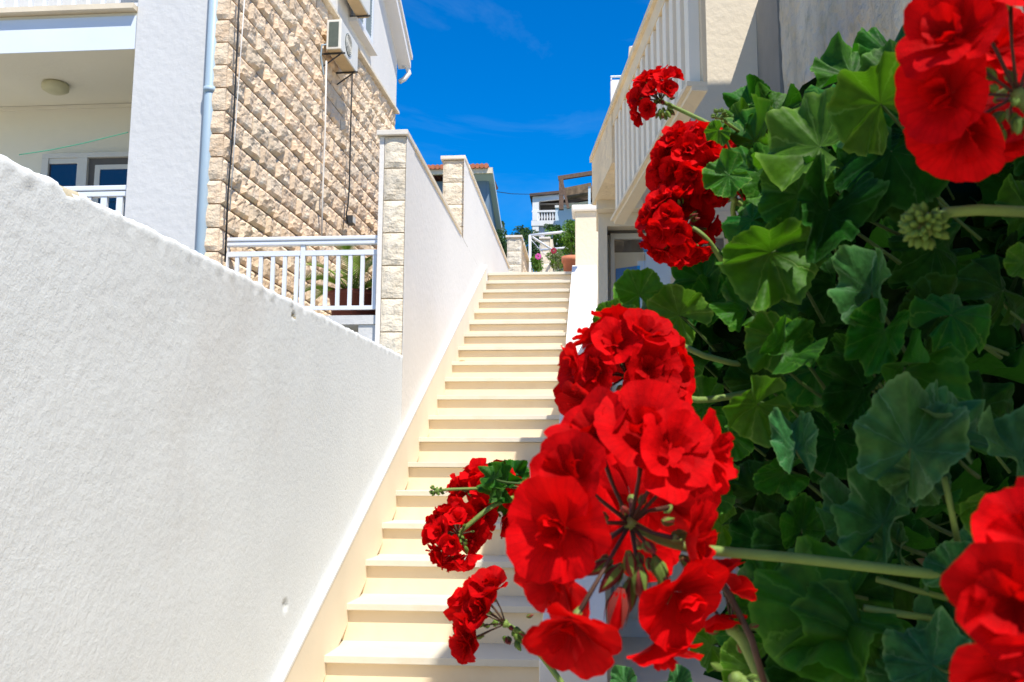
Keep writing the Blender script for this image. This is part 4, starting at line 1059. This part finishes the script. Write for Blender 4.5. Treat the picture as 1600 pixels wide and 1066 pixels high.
# hand-placed leaves: px, py, r, dist, normal(right,up,toward), tip angle, kind, material
HL = [
 (1180,205,62,.80,(-.75,.15,.6),80,1,2),(1130,278,36,.72,(-.2,.1,1),200,0,2),(1163,255,44,.78,(-.4,.3,.8),130,3,0),(1215,170,40,.84,(-.5,.2,.7),70,5,0),
 (1170,155,34,.86,(-.3,.5,.7),120,5,0),(1150,185,24,.82,(-.2,.2,.9),150,5,2),(1120,208,20,.75,(-.3,-.2,.9),230,1,2),
 (1262,225,92,.66,(-.35,.45,.7),140,1,2),(1365,150,82,.58,(-.2,-.35,.9),130,1,2),(1310,160,88,.72,(-.4,.5,.6),120,3,0),(1410,110,70,.70,(-.3,.5,.7),80,0,0),
 (1385,255,84,.60,(0,.3,.9),250,3,1),(1450,300,62,.64,(.3,.2,.9),300,3,1),(1290,345,78,.60,(.1,.2,.95),250,2,1),(1235,300,60,.66,(-.3,.2,.9),160,1,0),
 (1185,400,78,.64,(-.3,-.1,.95),200,2,2),(1165,345,42,.68,(-.4,.2,.8),170,3,0),(1205,330,48,.70,(-.5,.1,.8),110,1,0),(1240,395,50,.66,(.2,.1,.9),280,5,0),
 (1200,270,50,.74,(-.6,.2,.7),100,2,0),(1318,290,50,.70,(.3,.4,.8),60,2,3),
 (1362,440,66,.55,(-.5,.25,.8),95,4,3),(1375,530,62,.55,(-.6,.0,.75),240,2,0),(1500,488,58,.56,(-.1,.6,.75),20,3,0),(1455,500,62,.60,(0,.2,.9),200,0,1),
 (1400,600,86,.54,(.2,-.2,.9),250,2,0),(1340,620,60,.60,(-.3,.2,.9),230,2,1),(1330,560,48,.62,(-.5,.3,.8),160,4,0),
 (1432,680,92,.46,(-.35,.55,.6),70,2,3),(1478,660,70,.47,(.25,.5,.75),100,1,3),(1425,745,50,.48,(-.3,.3,.9),200,5,3),(1242,690,54,.56,(-.2,.5,.8),100,4,3),(1215,742,42,.58,(-.4,-.1,.8),200,2,0),
 (1172,640,56,.60,(-.1,-.35,.9),215,1,2),(1235,545,56,.60,(.2,.4,.8),40,2,0),(1205,525,52,.62,(-.2,-.2,.9),160,1,2),(1165,470,48,.68,(-.5,.2,.8),120,2,0),
 (1265,590,54,.64,(-.3,.1,.9),240,3,0),(1175,590,44,.66,(-.3,.3,.8),150,0,1),(1215,610,50,.68,(0,.2,.9),220,0,0),
 (996,452,42,.82,(-.1,-.2,1),110,1,2),(1050,487,50,.80,(-.3,.2,.9),150,1,2),(1100,425,48,.84,(-.5,.2,.8),90,1,0),(1125,465,40,.82,(.2,.2,.9),30,5,0),
 (955,505,36,.80,(-.2,.3,.9),180,1,2),(1010,490,36,.88,(-.2,.5,.8),120,5,0),(1080,520,44,.86,(.1,.3,.9),250,3,1),(1095,485,40,.88,(-.2,.2,.9),200,0,1),(1135,520,44,.84,(.1,.2,.9),60,5,1),
 (1065,560,40,.88,(-.1,.1,.9),210,0,0),(1110,590,46,.9,(.0,.1,.9),270,3,1),(1090,640,46,.85,(-.1,.1,.9),200,0,0),(1140,690,40,.8,(.2,.1,.9),270,0,0),
 (1385,800,78,.50,(-.5,.45,.7),80,4,3),(1330,800,58,.54,(-.6,.3,.7),100,4,3),(1445,780,54,.52,(.3,.4,.8),40,2,0),(1400,850,44,.52,(-.3,.5,.7),100,4,3),
 (1262,905,56,.55,(0,.6,.7),170,1,3),(1275,965,112,.50,(-.1,.75,.6),185,1,0),(1185,920,50,.60,(-.2,.2,.9),200,3,0),(1345,1020,96,.48,(.2,.5,.8),240,3,0),
 (1255,1045,66,.52,(-.2,.4,.8),180,0,1),(1095,772,56,.66,(.1,.3,.9),270,0,0),(1582,700,74,.44,(-.4,.4,.8),110,2,3),(1535,790,52,.46,(-.4,-.2,.8),200,2,2),
 (1500,885,46,.46,(.1,.4,.8),60,5,3),(1440,1035,64,.46,(-.3,.5,.7),150,5,3),(1395,1055,50,.48,(-.3,.5,.8),170,1,3),(1485,985,70,.50,(-.1,.5,.8),100,2,3),
 (1150,990,42,.60,(-.3,.2,.9),200,5,0),(1160,1045,44,.56,(-.4,.3,.8),190,5,2),(1105,1010,30,.62,(-.2,.1,.9),200,5,2),(975,1060,24,.62,(-.6,.3,.7),100,2,3),(1060,1062,28,.60,(-.1,.5,.8),90,4,3),
 (1255,815,46,.62,(-.2,.3,.9),80,2,0),(1190,760,46,.66,(-.3,.2,.9),60,3,1),(1120,825,38,.68,(-.4,0,.9),210,5,2),(1230,860,54,.62,(-.2,.3,.9),230,3,1),(1175,850,44,.66,(-.3,.3,.8),200,0,1),
 (782,752,30,.86,(-.4,.2,.9),150,5,0),(800,738,26,.90,(.1,.4,.9),80,5,0),(772,742,22,.84,(-.5,.3,.8),110,5,0),(797,790,24,.88,(-.5,-.1,.9),260,1,2),(770,765,20,.85,(-.5,0,.8),220,5,0),
 (1592,410,26,.50,(-.4,.1,.9),180,5,2),(1300,460,60,.66,(-.2,.2,.9),250,3,1),(1290,520,56,.68,(.1,.1,.9),200,0,1),(1440,220,66,.68,(.1,.3,.9),330,3,1),
 (1320,110,60,.80,(-.4,.4,.7),120,0,0),(1395,75,54,.76,(-.3,.5,.7),80,1,0),(1230,190,40,.88,(-.5,.4,.7),90,2,1),(1340,930,60,.58,(0,.4,.8),20,3,1),(1560,860,60,.52,(0,.4,.8),80,0,3),
 (1300,700,56,.66,(.1,.2,.9),250,3,1),(1480,930,50,.52,(-.2,.5,.7),130,2,0),(1470,400,60,.66,(.2,.2,.9),300,3,1),(1560,440,60,.66,(.2,.2,.9),100,3,1),(1540,620,66,.66,(.2,.2,.9),60,3,1),
]
for h in HL: put_leaf(*h)
# filler leaves deeper in the bush
rg = random.Random(5)
POLY = [(1170,150),(1250,160),(1330,110),(1420,60),(1470,60),(1640,60),(1640,1110),(1130,1110),(1120,960),(1150,860),(1080,760),(1080,650),(1040,560),(990,500),(1060,460),(1130,400),(1140,290)]
nf = 0
while leaf_count < 292:
    x, y = rg.uniform(980, 1640), rg.uniform(60, 1110)
    if not inpoly(x, y, POLY): continue
    d = rg.uniform(.78, 1.2); 
    P = atD(x, y, d)
    if P.x > XN-.06: continue
    rp = rg.uniform(.026, .044)*F/d
    if min(abs(x-q[0]) for q in POLY[:2]) < 0: continue
    # keep outline: leaves near the border stay inside
    ok = all(inpoly(x+rp*.75*math.cos(k), y+rp*.75*math.sin(k), POLY) for k in (2.2, 3.14, 4.0))
    if not ok: continue
    put_leaf(x, y, rp, d, (rg.uniform(-1,.7), rg.uniform(-.2,1), rg.uniform(.2,.9)), rg.uniform(0,360), rg.choice((1,2,4,5,3,2)), rg.choice((0,1,1,1,4,4)), stalk=True)  # mostly darker tones, putting inner-bush shade into the leaf colour
# a deeper mass of leaves behind them, one part
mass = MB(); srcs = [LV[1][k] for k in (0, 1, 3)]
sv = [([tuple(v.co) for v in m_.vertices], [tuple(p.vertices) for p in m_.polygons]) for m_ in [leaf_mesh(900+k, .3*k, .2, .12, 1) for k in range(3)]]
# coarser copies
def coarse(seed):
    b = MB(); rr = random.Random(seed); b.v.append((0,0,0)); na = 26
    for j in (1, 2):
        for i in range(na+1):
            t = -1+2*i/na; th = t*R(160); r = j/2*(1-.1*t*t+.04*(i % 2))
            b.v.append((r*math.sin(th), r*math.cos(th), .12*(j/2)**2*math.sin(5*th+seed)+.1*(j/2)))
    for i in range(na): b.face(0, i+2, i+1)
    for i in range(na): b.face(1+i, 2+i, 2+i+na+1, 1+i+na+1)
    return b
cs = [coarse(k) for k in range(4)]
for k in range(1100):
    x, y = rg.uniform(1080, 1720), rg.uniform(80, 1180)
    if not inpoly(min(x, 1630), min(y, 1100), POLY): continue
    d = rg.uniform(.95, 1.5); P = atD(x, y, d)
    rp = rg.uniform(.03, .045)
    if not inpoly(x-rp*F/d*.9, min(y, 1100), POLY) : continue
    if P.x > XN-.04: continue
    n = cam_dir((rg.uniform(-.6,.6), rg.uniform(0,.9), rg.uniform(.3,1))); q = n.to_track_quat('Z', 'Y') @ Quaternion((0,0,1), rg.uniform(0,6.28))
    c = rg.choice(cs); bb = len(mass.v)
    mass.v += [tuple(P + q @ (Vector(v)*rp)) for v in c.v]
    for f_ in c.f: mass.face(*[bb+i for i in f_])
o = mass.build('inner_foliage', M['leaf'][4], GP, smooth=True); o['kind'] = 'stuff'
# woody stems
sm = [V(.55,.85,-.62), V(.50,.88,-.5)]
for c in core_pts:
    m0 = V(.52,.86,-.5)
    P = [V(.55+rg.uniform(-.03,.03),.85+rg.uniform(-.03,.03),-.62), m0.lerp(c, .4)+V(.02,0,.03), c]
    MB().tube([P[0], P[0].lerp(P[1], .5), P[1], P[1].lerp(P[2], .5)+V(.01,0,.01), P[2], P[2]+(P[2]-P[1])*.25], [.009,.008,.007,.006,.005,.003], 9).build('stem', M['bark'], GP, smooth=True)

# ---------------- flowers
def petal(b, L, half, cup, ruf, seed, Mx, notch=.04, na=12, nr=7):
    rr = random.Random(seed); ph = [rr.uniform(0,6.28) for _ in range(3)]
    bb = len(b.v)
    for j in range(nr+1):
        v = j/nr
        for i in range(na+1):
            t = -1+2*i/na
            rim = 1-.30*abs(t)**2.6 - notch*math.exp(-(t*4)**2) + .025*math.sin(6*t+ph[0])+.015*math.sin(15*t+ph[1])
            th = t*half*(.62+.38*v**.6)
            r = L*v*rim
            x = r*math.sin(th); y = r*math.cos(th)
            z = L*(cup*v*v*.9 + .16*(t*v)**2 + ruf*(v**2.2)*math.sin(4.2*t+ph[2]) + ruf*.5*v**3*math.sin(10*t+ph[1]) - .22*max(0, v-.62)**1.5*2)
            b.v.append(tuple(Mx @ Vector((x, y, z))))
    n1 = na+1
    for j in range(nr):
        for i in range(na):
            a = bb+j*n1+i; b.face(a, a+1, a+n1+1, a+n1)
def floret_mesh(seed, inner=4, open_=.5, hi=False):
    rr = random.Random(seed); b = MB(); na, nr = (14, 9) if hi else (9, 5)
    for k in range(5):
        a = 2*math.pi*k/5+rr.uniform(-.15,.15)
        Mx = Matrix.Rotation(a, 4, 'Z') @ Matrix.Rotation(open_+rr.uniform(-.2,.3), 4, 'X')
        petal(b, rr.uniform(.9,1.08), rr.uniform(.72,.92), rr.uniform(.02,.22), rr.uniform(.05,.1)*(.6 if hi else 1), seed*10+k, Mx, na=na, nr=nr)
    for k in range(inner):
        a = 2*math.pi*k/max(1,inner)+rr.uniform(-.4,.4)
        Mx = Matrix.Translation((0,0,.05)) @ Matrix.Rotation(a, 4, 'Z') @ Matrix.Rotation(open_+rr.uniform(.3,.75), 4, 'X')
        petal(b, rr.uniform(.5,.8), rr.uniform(.5,.7), rr.uniform(.0,.35), rr.uniform(.06,.13), seed*10+5+k, Mx, na=na, nr=nr)
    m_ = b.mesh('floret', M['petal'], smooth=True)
    return m_
FLO = [floret_mesh(i, 4, .35+.08*(i % 4)) for i in range(8)]
FHI = [floret_mesh(50+i, 3+(i % 2), .30+.1*(i % 3), True) for i in range(8)]
def bud_mesh(seed, m):
    b = MB(); n = 10
    prof = [(.10,0),(.26,.12),(.38,.35),(.40,.55),(.30,.85),(.14,1.08),(.03,1.2)]
    b.lathe(prof, (0,0,0), n)
    # sepal blades
    b.mi = 1
    for k in range(5):
        a = k*1.257; c, s = math.cos(a), math.sin(a); bb = len(b.v)
        for (r_, z_, w_) in ((.12,-.02,.08),(.42,.35,.16),(.46,.62,.10),(.44,.95,.01)):
            b.v += [(r_*c-w_*s, r_*s+w_*c, z_), (r_*c+w_*s, r_*s-w_*c, z_)]
        for j in range(3): b.face(bb+2*j, bb+2*j+1, bb+2*j+3, bb+2*j+2)
    return b.mesh('bud', m, smooth=True)
BG = bud_mesh(1, [M['budg'], M['budg']]); BR = bud_mesh(2, [M['budr'], M['budg']]); BP = bud_mesh(3, [M['petal'], M['budr']])
def head(px, py, d, Rpx, D, stalk, nflo=18, spread=100, nbud=9, hi=False, flr=.5, custom=None, seed=0, stalk_r=.0019, budmix=.4, cone=None, label=None, fsize=None, cbuds=(), pr=1.):
    """px,py,d = umbel centre; D = camera-space direction in which the flowers open; stalk = list of (px,py,d)"""
    rr = random.Random(seed+100); c = atD(px, py, d); Ru = Rpx*d/F; Dv = cam_dir(D)
    b = MB()
    sp = [c] + [atD(*s) for s in stalk]
    # smooth stalk
    Q = []
    for i in range(len(sp)-1):
        p0_ = sp[max(0, i-1)]; p1_ = sp[i]; p2_ = sp[i+1]; p3_ = sp[min(len(sp)-1, i+2)]
        for k in range(6):
            t = k/6; Q.append(.5*((2*p1_)+(p2_-p0_)*t+(2*p0_-5*p1_+4*p2_-p3_)*t*t+(3*p1_-p0_-3*p2_+p3_)*t**3))
    Q.append(sp[-1])
    b.tube(Q, [stalk_r*(1+.25*i/len(Q)) for i in range(len(Q))], 10)
    fl_ = []
    b.mi = 1
    ob_specs = []
    if custom:
        for (fx, fy, fd, fn, fr) in custom:
            P = atD(fx, fy, fd); ob_specs.append((P, cam_dir(fn), fr*1.10*fd/F))
    else:
        N_ = nflo; got = 0; i = 0
        for i in range(N_):
            ct = 1-(1-math.cos(R(spread)))*(i+.5)/N_; st_ = math.sqrt(max(0, 1-ct*ct)); ph = i*2.39996+seed
            e = Dv.orthogonal().normalized(); f2 = Dv.cross(e)
            dv = Dv*ct + e*st_*math.cos(ph) + f2*st_*math.sin(ph)
            dv = (dv + Vector((rr.gauss(0,.08), rr.gauss(0,.08), rr.gauss(0,.08)))).normalized()
            fs = (fsize or flr)*Ru*rr.uniform(.85,1.12)
            ob_specs.append((c + dv*(Ru-.35*fs)*rr.uniform(.82,.96), (dv*.9+Vector((rr.gauss(0,.15), rr.gauss(0,.15), rr.gauss(0,.15)))).normalized(), fs))
    for P, n, fs in ob_specs:
        s0_ = P - n*fs*.10
        m_ = c.lerp(s0_, .5) + (c-gl0).normalized()*0
        b.mi = 1
        b.tube([c, c.lerp(s0_, .5)+Vector((rr.gauss(0,1), rr.gauss(0,1), rr.gauss(0,1)))*.02*Ru, s0_], [.0007*pr, .0006*pr, .0009*pr], 6)
        b.mi = 0; b.lathe([(.03*fs, -.38*fs), (.09*fs, -.22*fs), (.05*fs, -.06*fs)], P, 7, axis=tuple(n))
    b.mi = 0
    b.lathe([(.0005,-.003),(.003,-.001),(.0034,.001),(.001,.003)], c, 8, axis=tuple(Dv))
    h = b.build('flower_head', [M['stalk'], M['stalkd']], GP, smooth=True)
    if label: h['label'] = label
    hm = FHI if hi else FLO
    off = -h.location - 0*gl0
    for P, n, fs in ob_specs:
        o = link('floret', rr.choice(hm), h, Vector((0,0,0)))
        q = n.to_track_quat('Z', 'Y') @ Quaternion((0,0,1), rr.uniform(0,6.28))
        o.matrix_local = Matrix.Translation(P) @ q.to_matrix().to_4x4() @ Matrix.Diagonal((fs, fs, fs, 1))
    for i in range(nbud):
        dv = (-Dv*rr.uniform(-.2,1.0) + Vector((rr.gauss(0,1), rr.gauss(0,1), rr.gauss(0,1)-.5)).normalized()).normalized()
        L = Ru*rr.uniform(.2,.42); P = c+dv*L
        o = link('bud', rr.choice([BG]*int(10*(1-budmix))+[BR]*int(10*budmix)), h)
        q = dv.to_track_quat('Z', 'Y'); bs_ = min(.0052, Ru*.16)*rr.uniform(.7,1.2)
        o.matrix_local = Matrix.Translation(P) @ q.to_matrix().to_4x4() @ Matrix.Diagonal((bs_, bs_, bs_*1.3, 1))
    for (bx, by, bd, ang, ln, m_) in cbuds:
        P = atD(bx, by, bd); L = ln*bd/F/1.55; dv = (rt*math.cos(R(ang))+up*math.sin(R(ang))).normalized()
        o = link('bud', (BG, BR, BP)[m_], h); q = dv.to_track_quat('Z', 'Y')
        o.matrix_local = Matrix.Translation(P-dv*L*.6) @ q.to_matrix().to_4x4() @ Matrix.Diagonal((L*.8, L*.8, L*1.25, 1))
    return h
# upper small head
head(1032, 158, .95, 50, (-.75,.55,.2), [(1080,180,.95),(1165,222,.93)], 14, 80, 26, seed=1, flr=.42, budmix=.5)
head(1085, 262, .82, 66, (-.45,.25,.55), [(1120,290,.84),(1170,330,.86)], 30, 122, 4, seed=2, flr=.50, budmix=.9)
head(1062, 352, .80, 62, (-.4,-.1,-.35), [(1085,358,.79),(1108,378,.79),(1128,408,.80)], 26, 125, 5, seed=3, flr=.50, budmix=.6)
head(980, 588, .62, 104, (-.45,.65,.45), [(1030,600,.63),(1090,625,.64),(1190,610,.66)], 18, 108, 4, seed=4, flr=.48, hi=True, budmix=.9)
MB().tube([atD(1068, 541, .66), atD(1100, 556, .66), atD(1145, 568, .665), atD(1200, 572, .67)], .0021, 10).build('flower_stalk', M['stalk'], GP, smooth=True)
# hero head
hero = [(882,822,.40,(-.45,-.05,.9),88),(902,752,.42,(-.6,.35,.7),78),(932,690,.44,(-.45,.8,.5),80),(1003,686,.43,(.0,.6,.75),82),(1045,712,.42,(.3,.35,.85),72),
        (1098,708,.44,(.85,.1,.5),70),(878,905,.43,(-.7,-.3,.5),74),(897,972,.40,(-.35,-.5,.8),80),(1025,665,.45,(.1,.9,.3),58),
        (1070,845,.42,(.8,-.1,.45),68),(1052,925,.415,(.45,-.35,.8),80),(1032,998,.42,(.1,-.9,.35),62),(940,835,.49,(-.3,.1,-.9),80),(985,775,.50,(0,.1,-1),80),(1050,790,.49,(.5,.2,-.8),70),(1000,850,.52,(.2,0,-1),66)]
head(985, 818, .43, 190, (-.5,.1,-.2), [(1040,846,.43),(1110,860,.43),(1250,873,.44),(1450,896,.46),(1520,900,.50)], custom=hero, pr=1.5, nbud=12, cbuds=[(1000,905,.42,-85,62,1),(965,950,.42,-100,80,2),(1015,975,.43,-60,60,2),(985,880,.42,-80,50,1),(1030,890,.42,-70,55,0),(958,900,.425,-130,60,1),(985,925,.43,-95,60,1),(940,885,.43,-150,50,1),(1040,925,.43,-60,50,0),(1075,880,.43,-40,44,1)], hi=True, seed=5, stalk_r=.0021, budmix=.75)
# small heads at lower left
head(762, 782, .90, 60, (-.3,.4,.2), [(790,780,.92),(900,800,.95)], 16, 120, 3, seed=6, flr=.52, budmix=.8)
head(716, 836, .84, 50, (-.75,-.15,-.2), [(735,818,.84),(775,788,.85),(830,770,.9)], 18, 108, 14, seed=7, flr=.50, budmix=.3)
head(790, 975, .74, 82, (-.85,.35,.1), [(812,990,.74),(850,1030,.73),(890,1085,.72)], 9, 52, 13, seed=8, flr=.50, budmix=.4)
# top right head
tr_h = [(1450,95,.36,(-.7,.3,.65),92),(1480,40,.37,(-.4,.7,.6),92),(1445,175,.37,(-.8,-.1,.6),86),(1540,20,.36,(.0,.7,.7),92),(1590,60,.37,(.3,.4,.8),86),(1470,225,.38,(-.6,-.7,.4),86),
        (1510,190,.42,(-.1,-.4,-.9),92),(1540,225,.40,(.2,-.85,.1),72),(1510,110,.40,(-.2,.2,.95),76),(1470,10,.42,(-.5,.8,.2),88),(1590,110,.45,(.3,.2,-.9),90),(1550,150,.46,(0,0,-1),90)]
tr_h = [(a_h+42, b_h-28, c_h, d_h, e_h*.94) for a_h, b_h, c_h, d_h, e_h in tr_h]
head(1590, 150, .37, 150, (-.5,.3,0), [(1615,180,.37),(1680,260,.4),(1700,400,.5)], custom=tr_h, nbud=30, hi=True, seed=9, stalk_r=.0022, budmix=.1)
# bottom right head, very near
br_h = [(1618,850,.27,(-.5,.5,.7),96),(1590,940,.25,(-.6,.0,.8),106),(1600,1035,.25,(-.4,-.5,.8),102),(1680,920,.25,(.2,.1,1),106),(1650,1045,.26,(0,-.3,.9),106),(1670,840,.28,(.1,.6,.6),96)]
head(1660, 950, .31, 170, (-.3,.1,.6), [(1700,1000,.34),(1750,1150,.4)], custom=br_h, nbud=2, hi=True, seed=10, stalk_r=.003)
# young drooping head bottom centre
yh = [(1128,905,.46,(-.2,.75,-.1),44),(1118,960,.46,(.2,-.8,.2),46),(1145,925,.47,(.4,.5,-.4),36)]
head(1145, 985, .46, 70, (-.3,.6,.0), [(1160,1000,.46),(1180,1040,.455),(1200,1085,.45)], custom=yh, nbud=4, hi=True, seed=11, stalk_r=.0026, budmix=1.)
head(1150, 1060, .42, 80, (-.3,.6,.2), [(1200,1085,.42),(1260,1120,.42)], custom=[(1140,1100,.42,(0,-1,0),10)], nbud=9, seed=12, stalk_r=.0026, budmix=0)
head(1147, 312, .74, 22, (.1,.6,.5), [(1146,335,.75),(1160,360,.78)], 4, 60, 5, seed=13, flr=.5, budmix=.7)
# green bud clusters
def budcluster(px, py, d, rpx, stalk, n=20, seed=0, D=(-.8,0,.3)):
    rr = random.Random(seed); c = atD(px, py, d); Ru = rpx*d/F; Dv = cam_dir(D); b = MB()
    sp = [c-Dv*0]+[atD(*s) for s in stalk]; b.tube(sp, [.0024*rpx/45*d/.42 if rpx > 20 else .0014]*len(sp), 10)
    b.lathe([(.1*Ru,-.2*Ru),(.45*Ru,-.05*Ru),(.3*Ru,.2*Ru)], c, 10, axis=tuple(Dv))
    h = b.build('bud_cluster', M['stalk'], GP, smooth=True)
    for i in range(int(n*2.4)):
        dv = (Dv*rr.uniform(-.2,1.2)+Vector((rr.gauss(0,1), rr.gauss(0,1), rr.gauss(0,1))).normalized()*.9).normalized()
        bs_ = Ru*rr.uniform(.24,.34)
        o = link('bud', BG, h); q = dv.to_track_quat('Z', 'Y') @ Quaternion((0,0,1), rr.uniform(0,6))
        o.matrix_local = Matrix.Translation(c+dv*Ru*.44) @ q.to_matrix().to_4x4() @ Matrix.Diagonal((bs_*1.1, bs_*1.1, bs_*1.15, 1))
budcluster(1446, 352, .42, 46, [(1480,332,.42),(1530,328,.42),(1620,332,.43)], 26, 1)
budcluster(683, 767, .86, 15, [(700,765,.86),(765,763,.87),(800,755,.9)], 12, 2)
budcluster(1124, 183, .80, 17, [(1140,195,.80),(1165,213,.82)], 12, 3, (-.2,.7,.4))
# reddish and green loose stalks
for pts, r_, m_ in (([(1475,745,.46),(1485,790,.46),(1497,850,.47)], .0016, 'stalk'), ([(1370,905,.50),(1430,922,.50),(1480,935,.5)], .0016, 'stalk'),
               ([(1350,950,.49),(1410,960,.49),(1475,968,.5)], .0018, 'stalk'), ([(1100,870,.455),(1140,930,.455),(1175,1000,.45),(1195,1070,.45)], .0016, 'stalkd'),
               ):
    MB().tube([atD(*p) for p in pts], r_, 8).build('flower_stalk', M[m_], GP, smooth=True)
# planter the geranium grows in (below the frame)
pn_ = thing('planter', 'cream stone planter box from which the red geranium grows', 'planter', (.55, .85, -.9))
MB().box(.28, .82, .55, 1.25, -1.0, -.66).build('trough', M['coping'], pn_, bevel=.01)
MB().box(.31, .79, .58, 1.22, -.659, -.65).build('soil', M['soil'], pn_)
MB().box(.2, XN+.01, .3, 1.6, -1.8, -1.001).build('low_wall', M['stucco'])
tag(bpy.data.objects['low_wall'], 'low white wall ledge carrying the planter under the geranium', 'wall')
print('leaves', leaf_count, 'stalks', stalk_count)
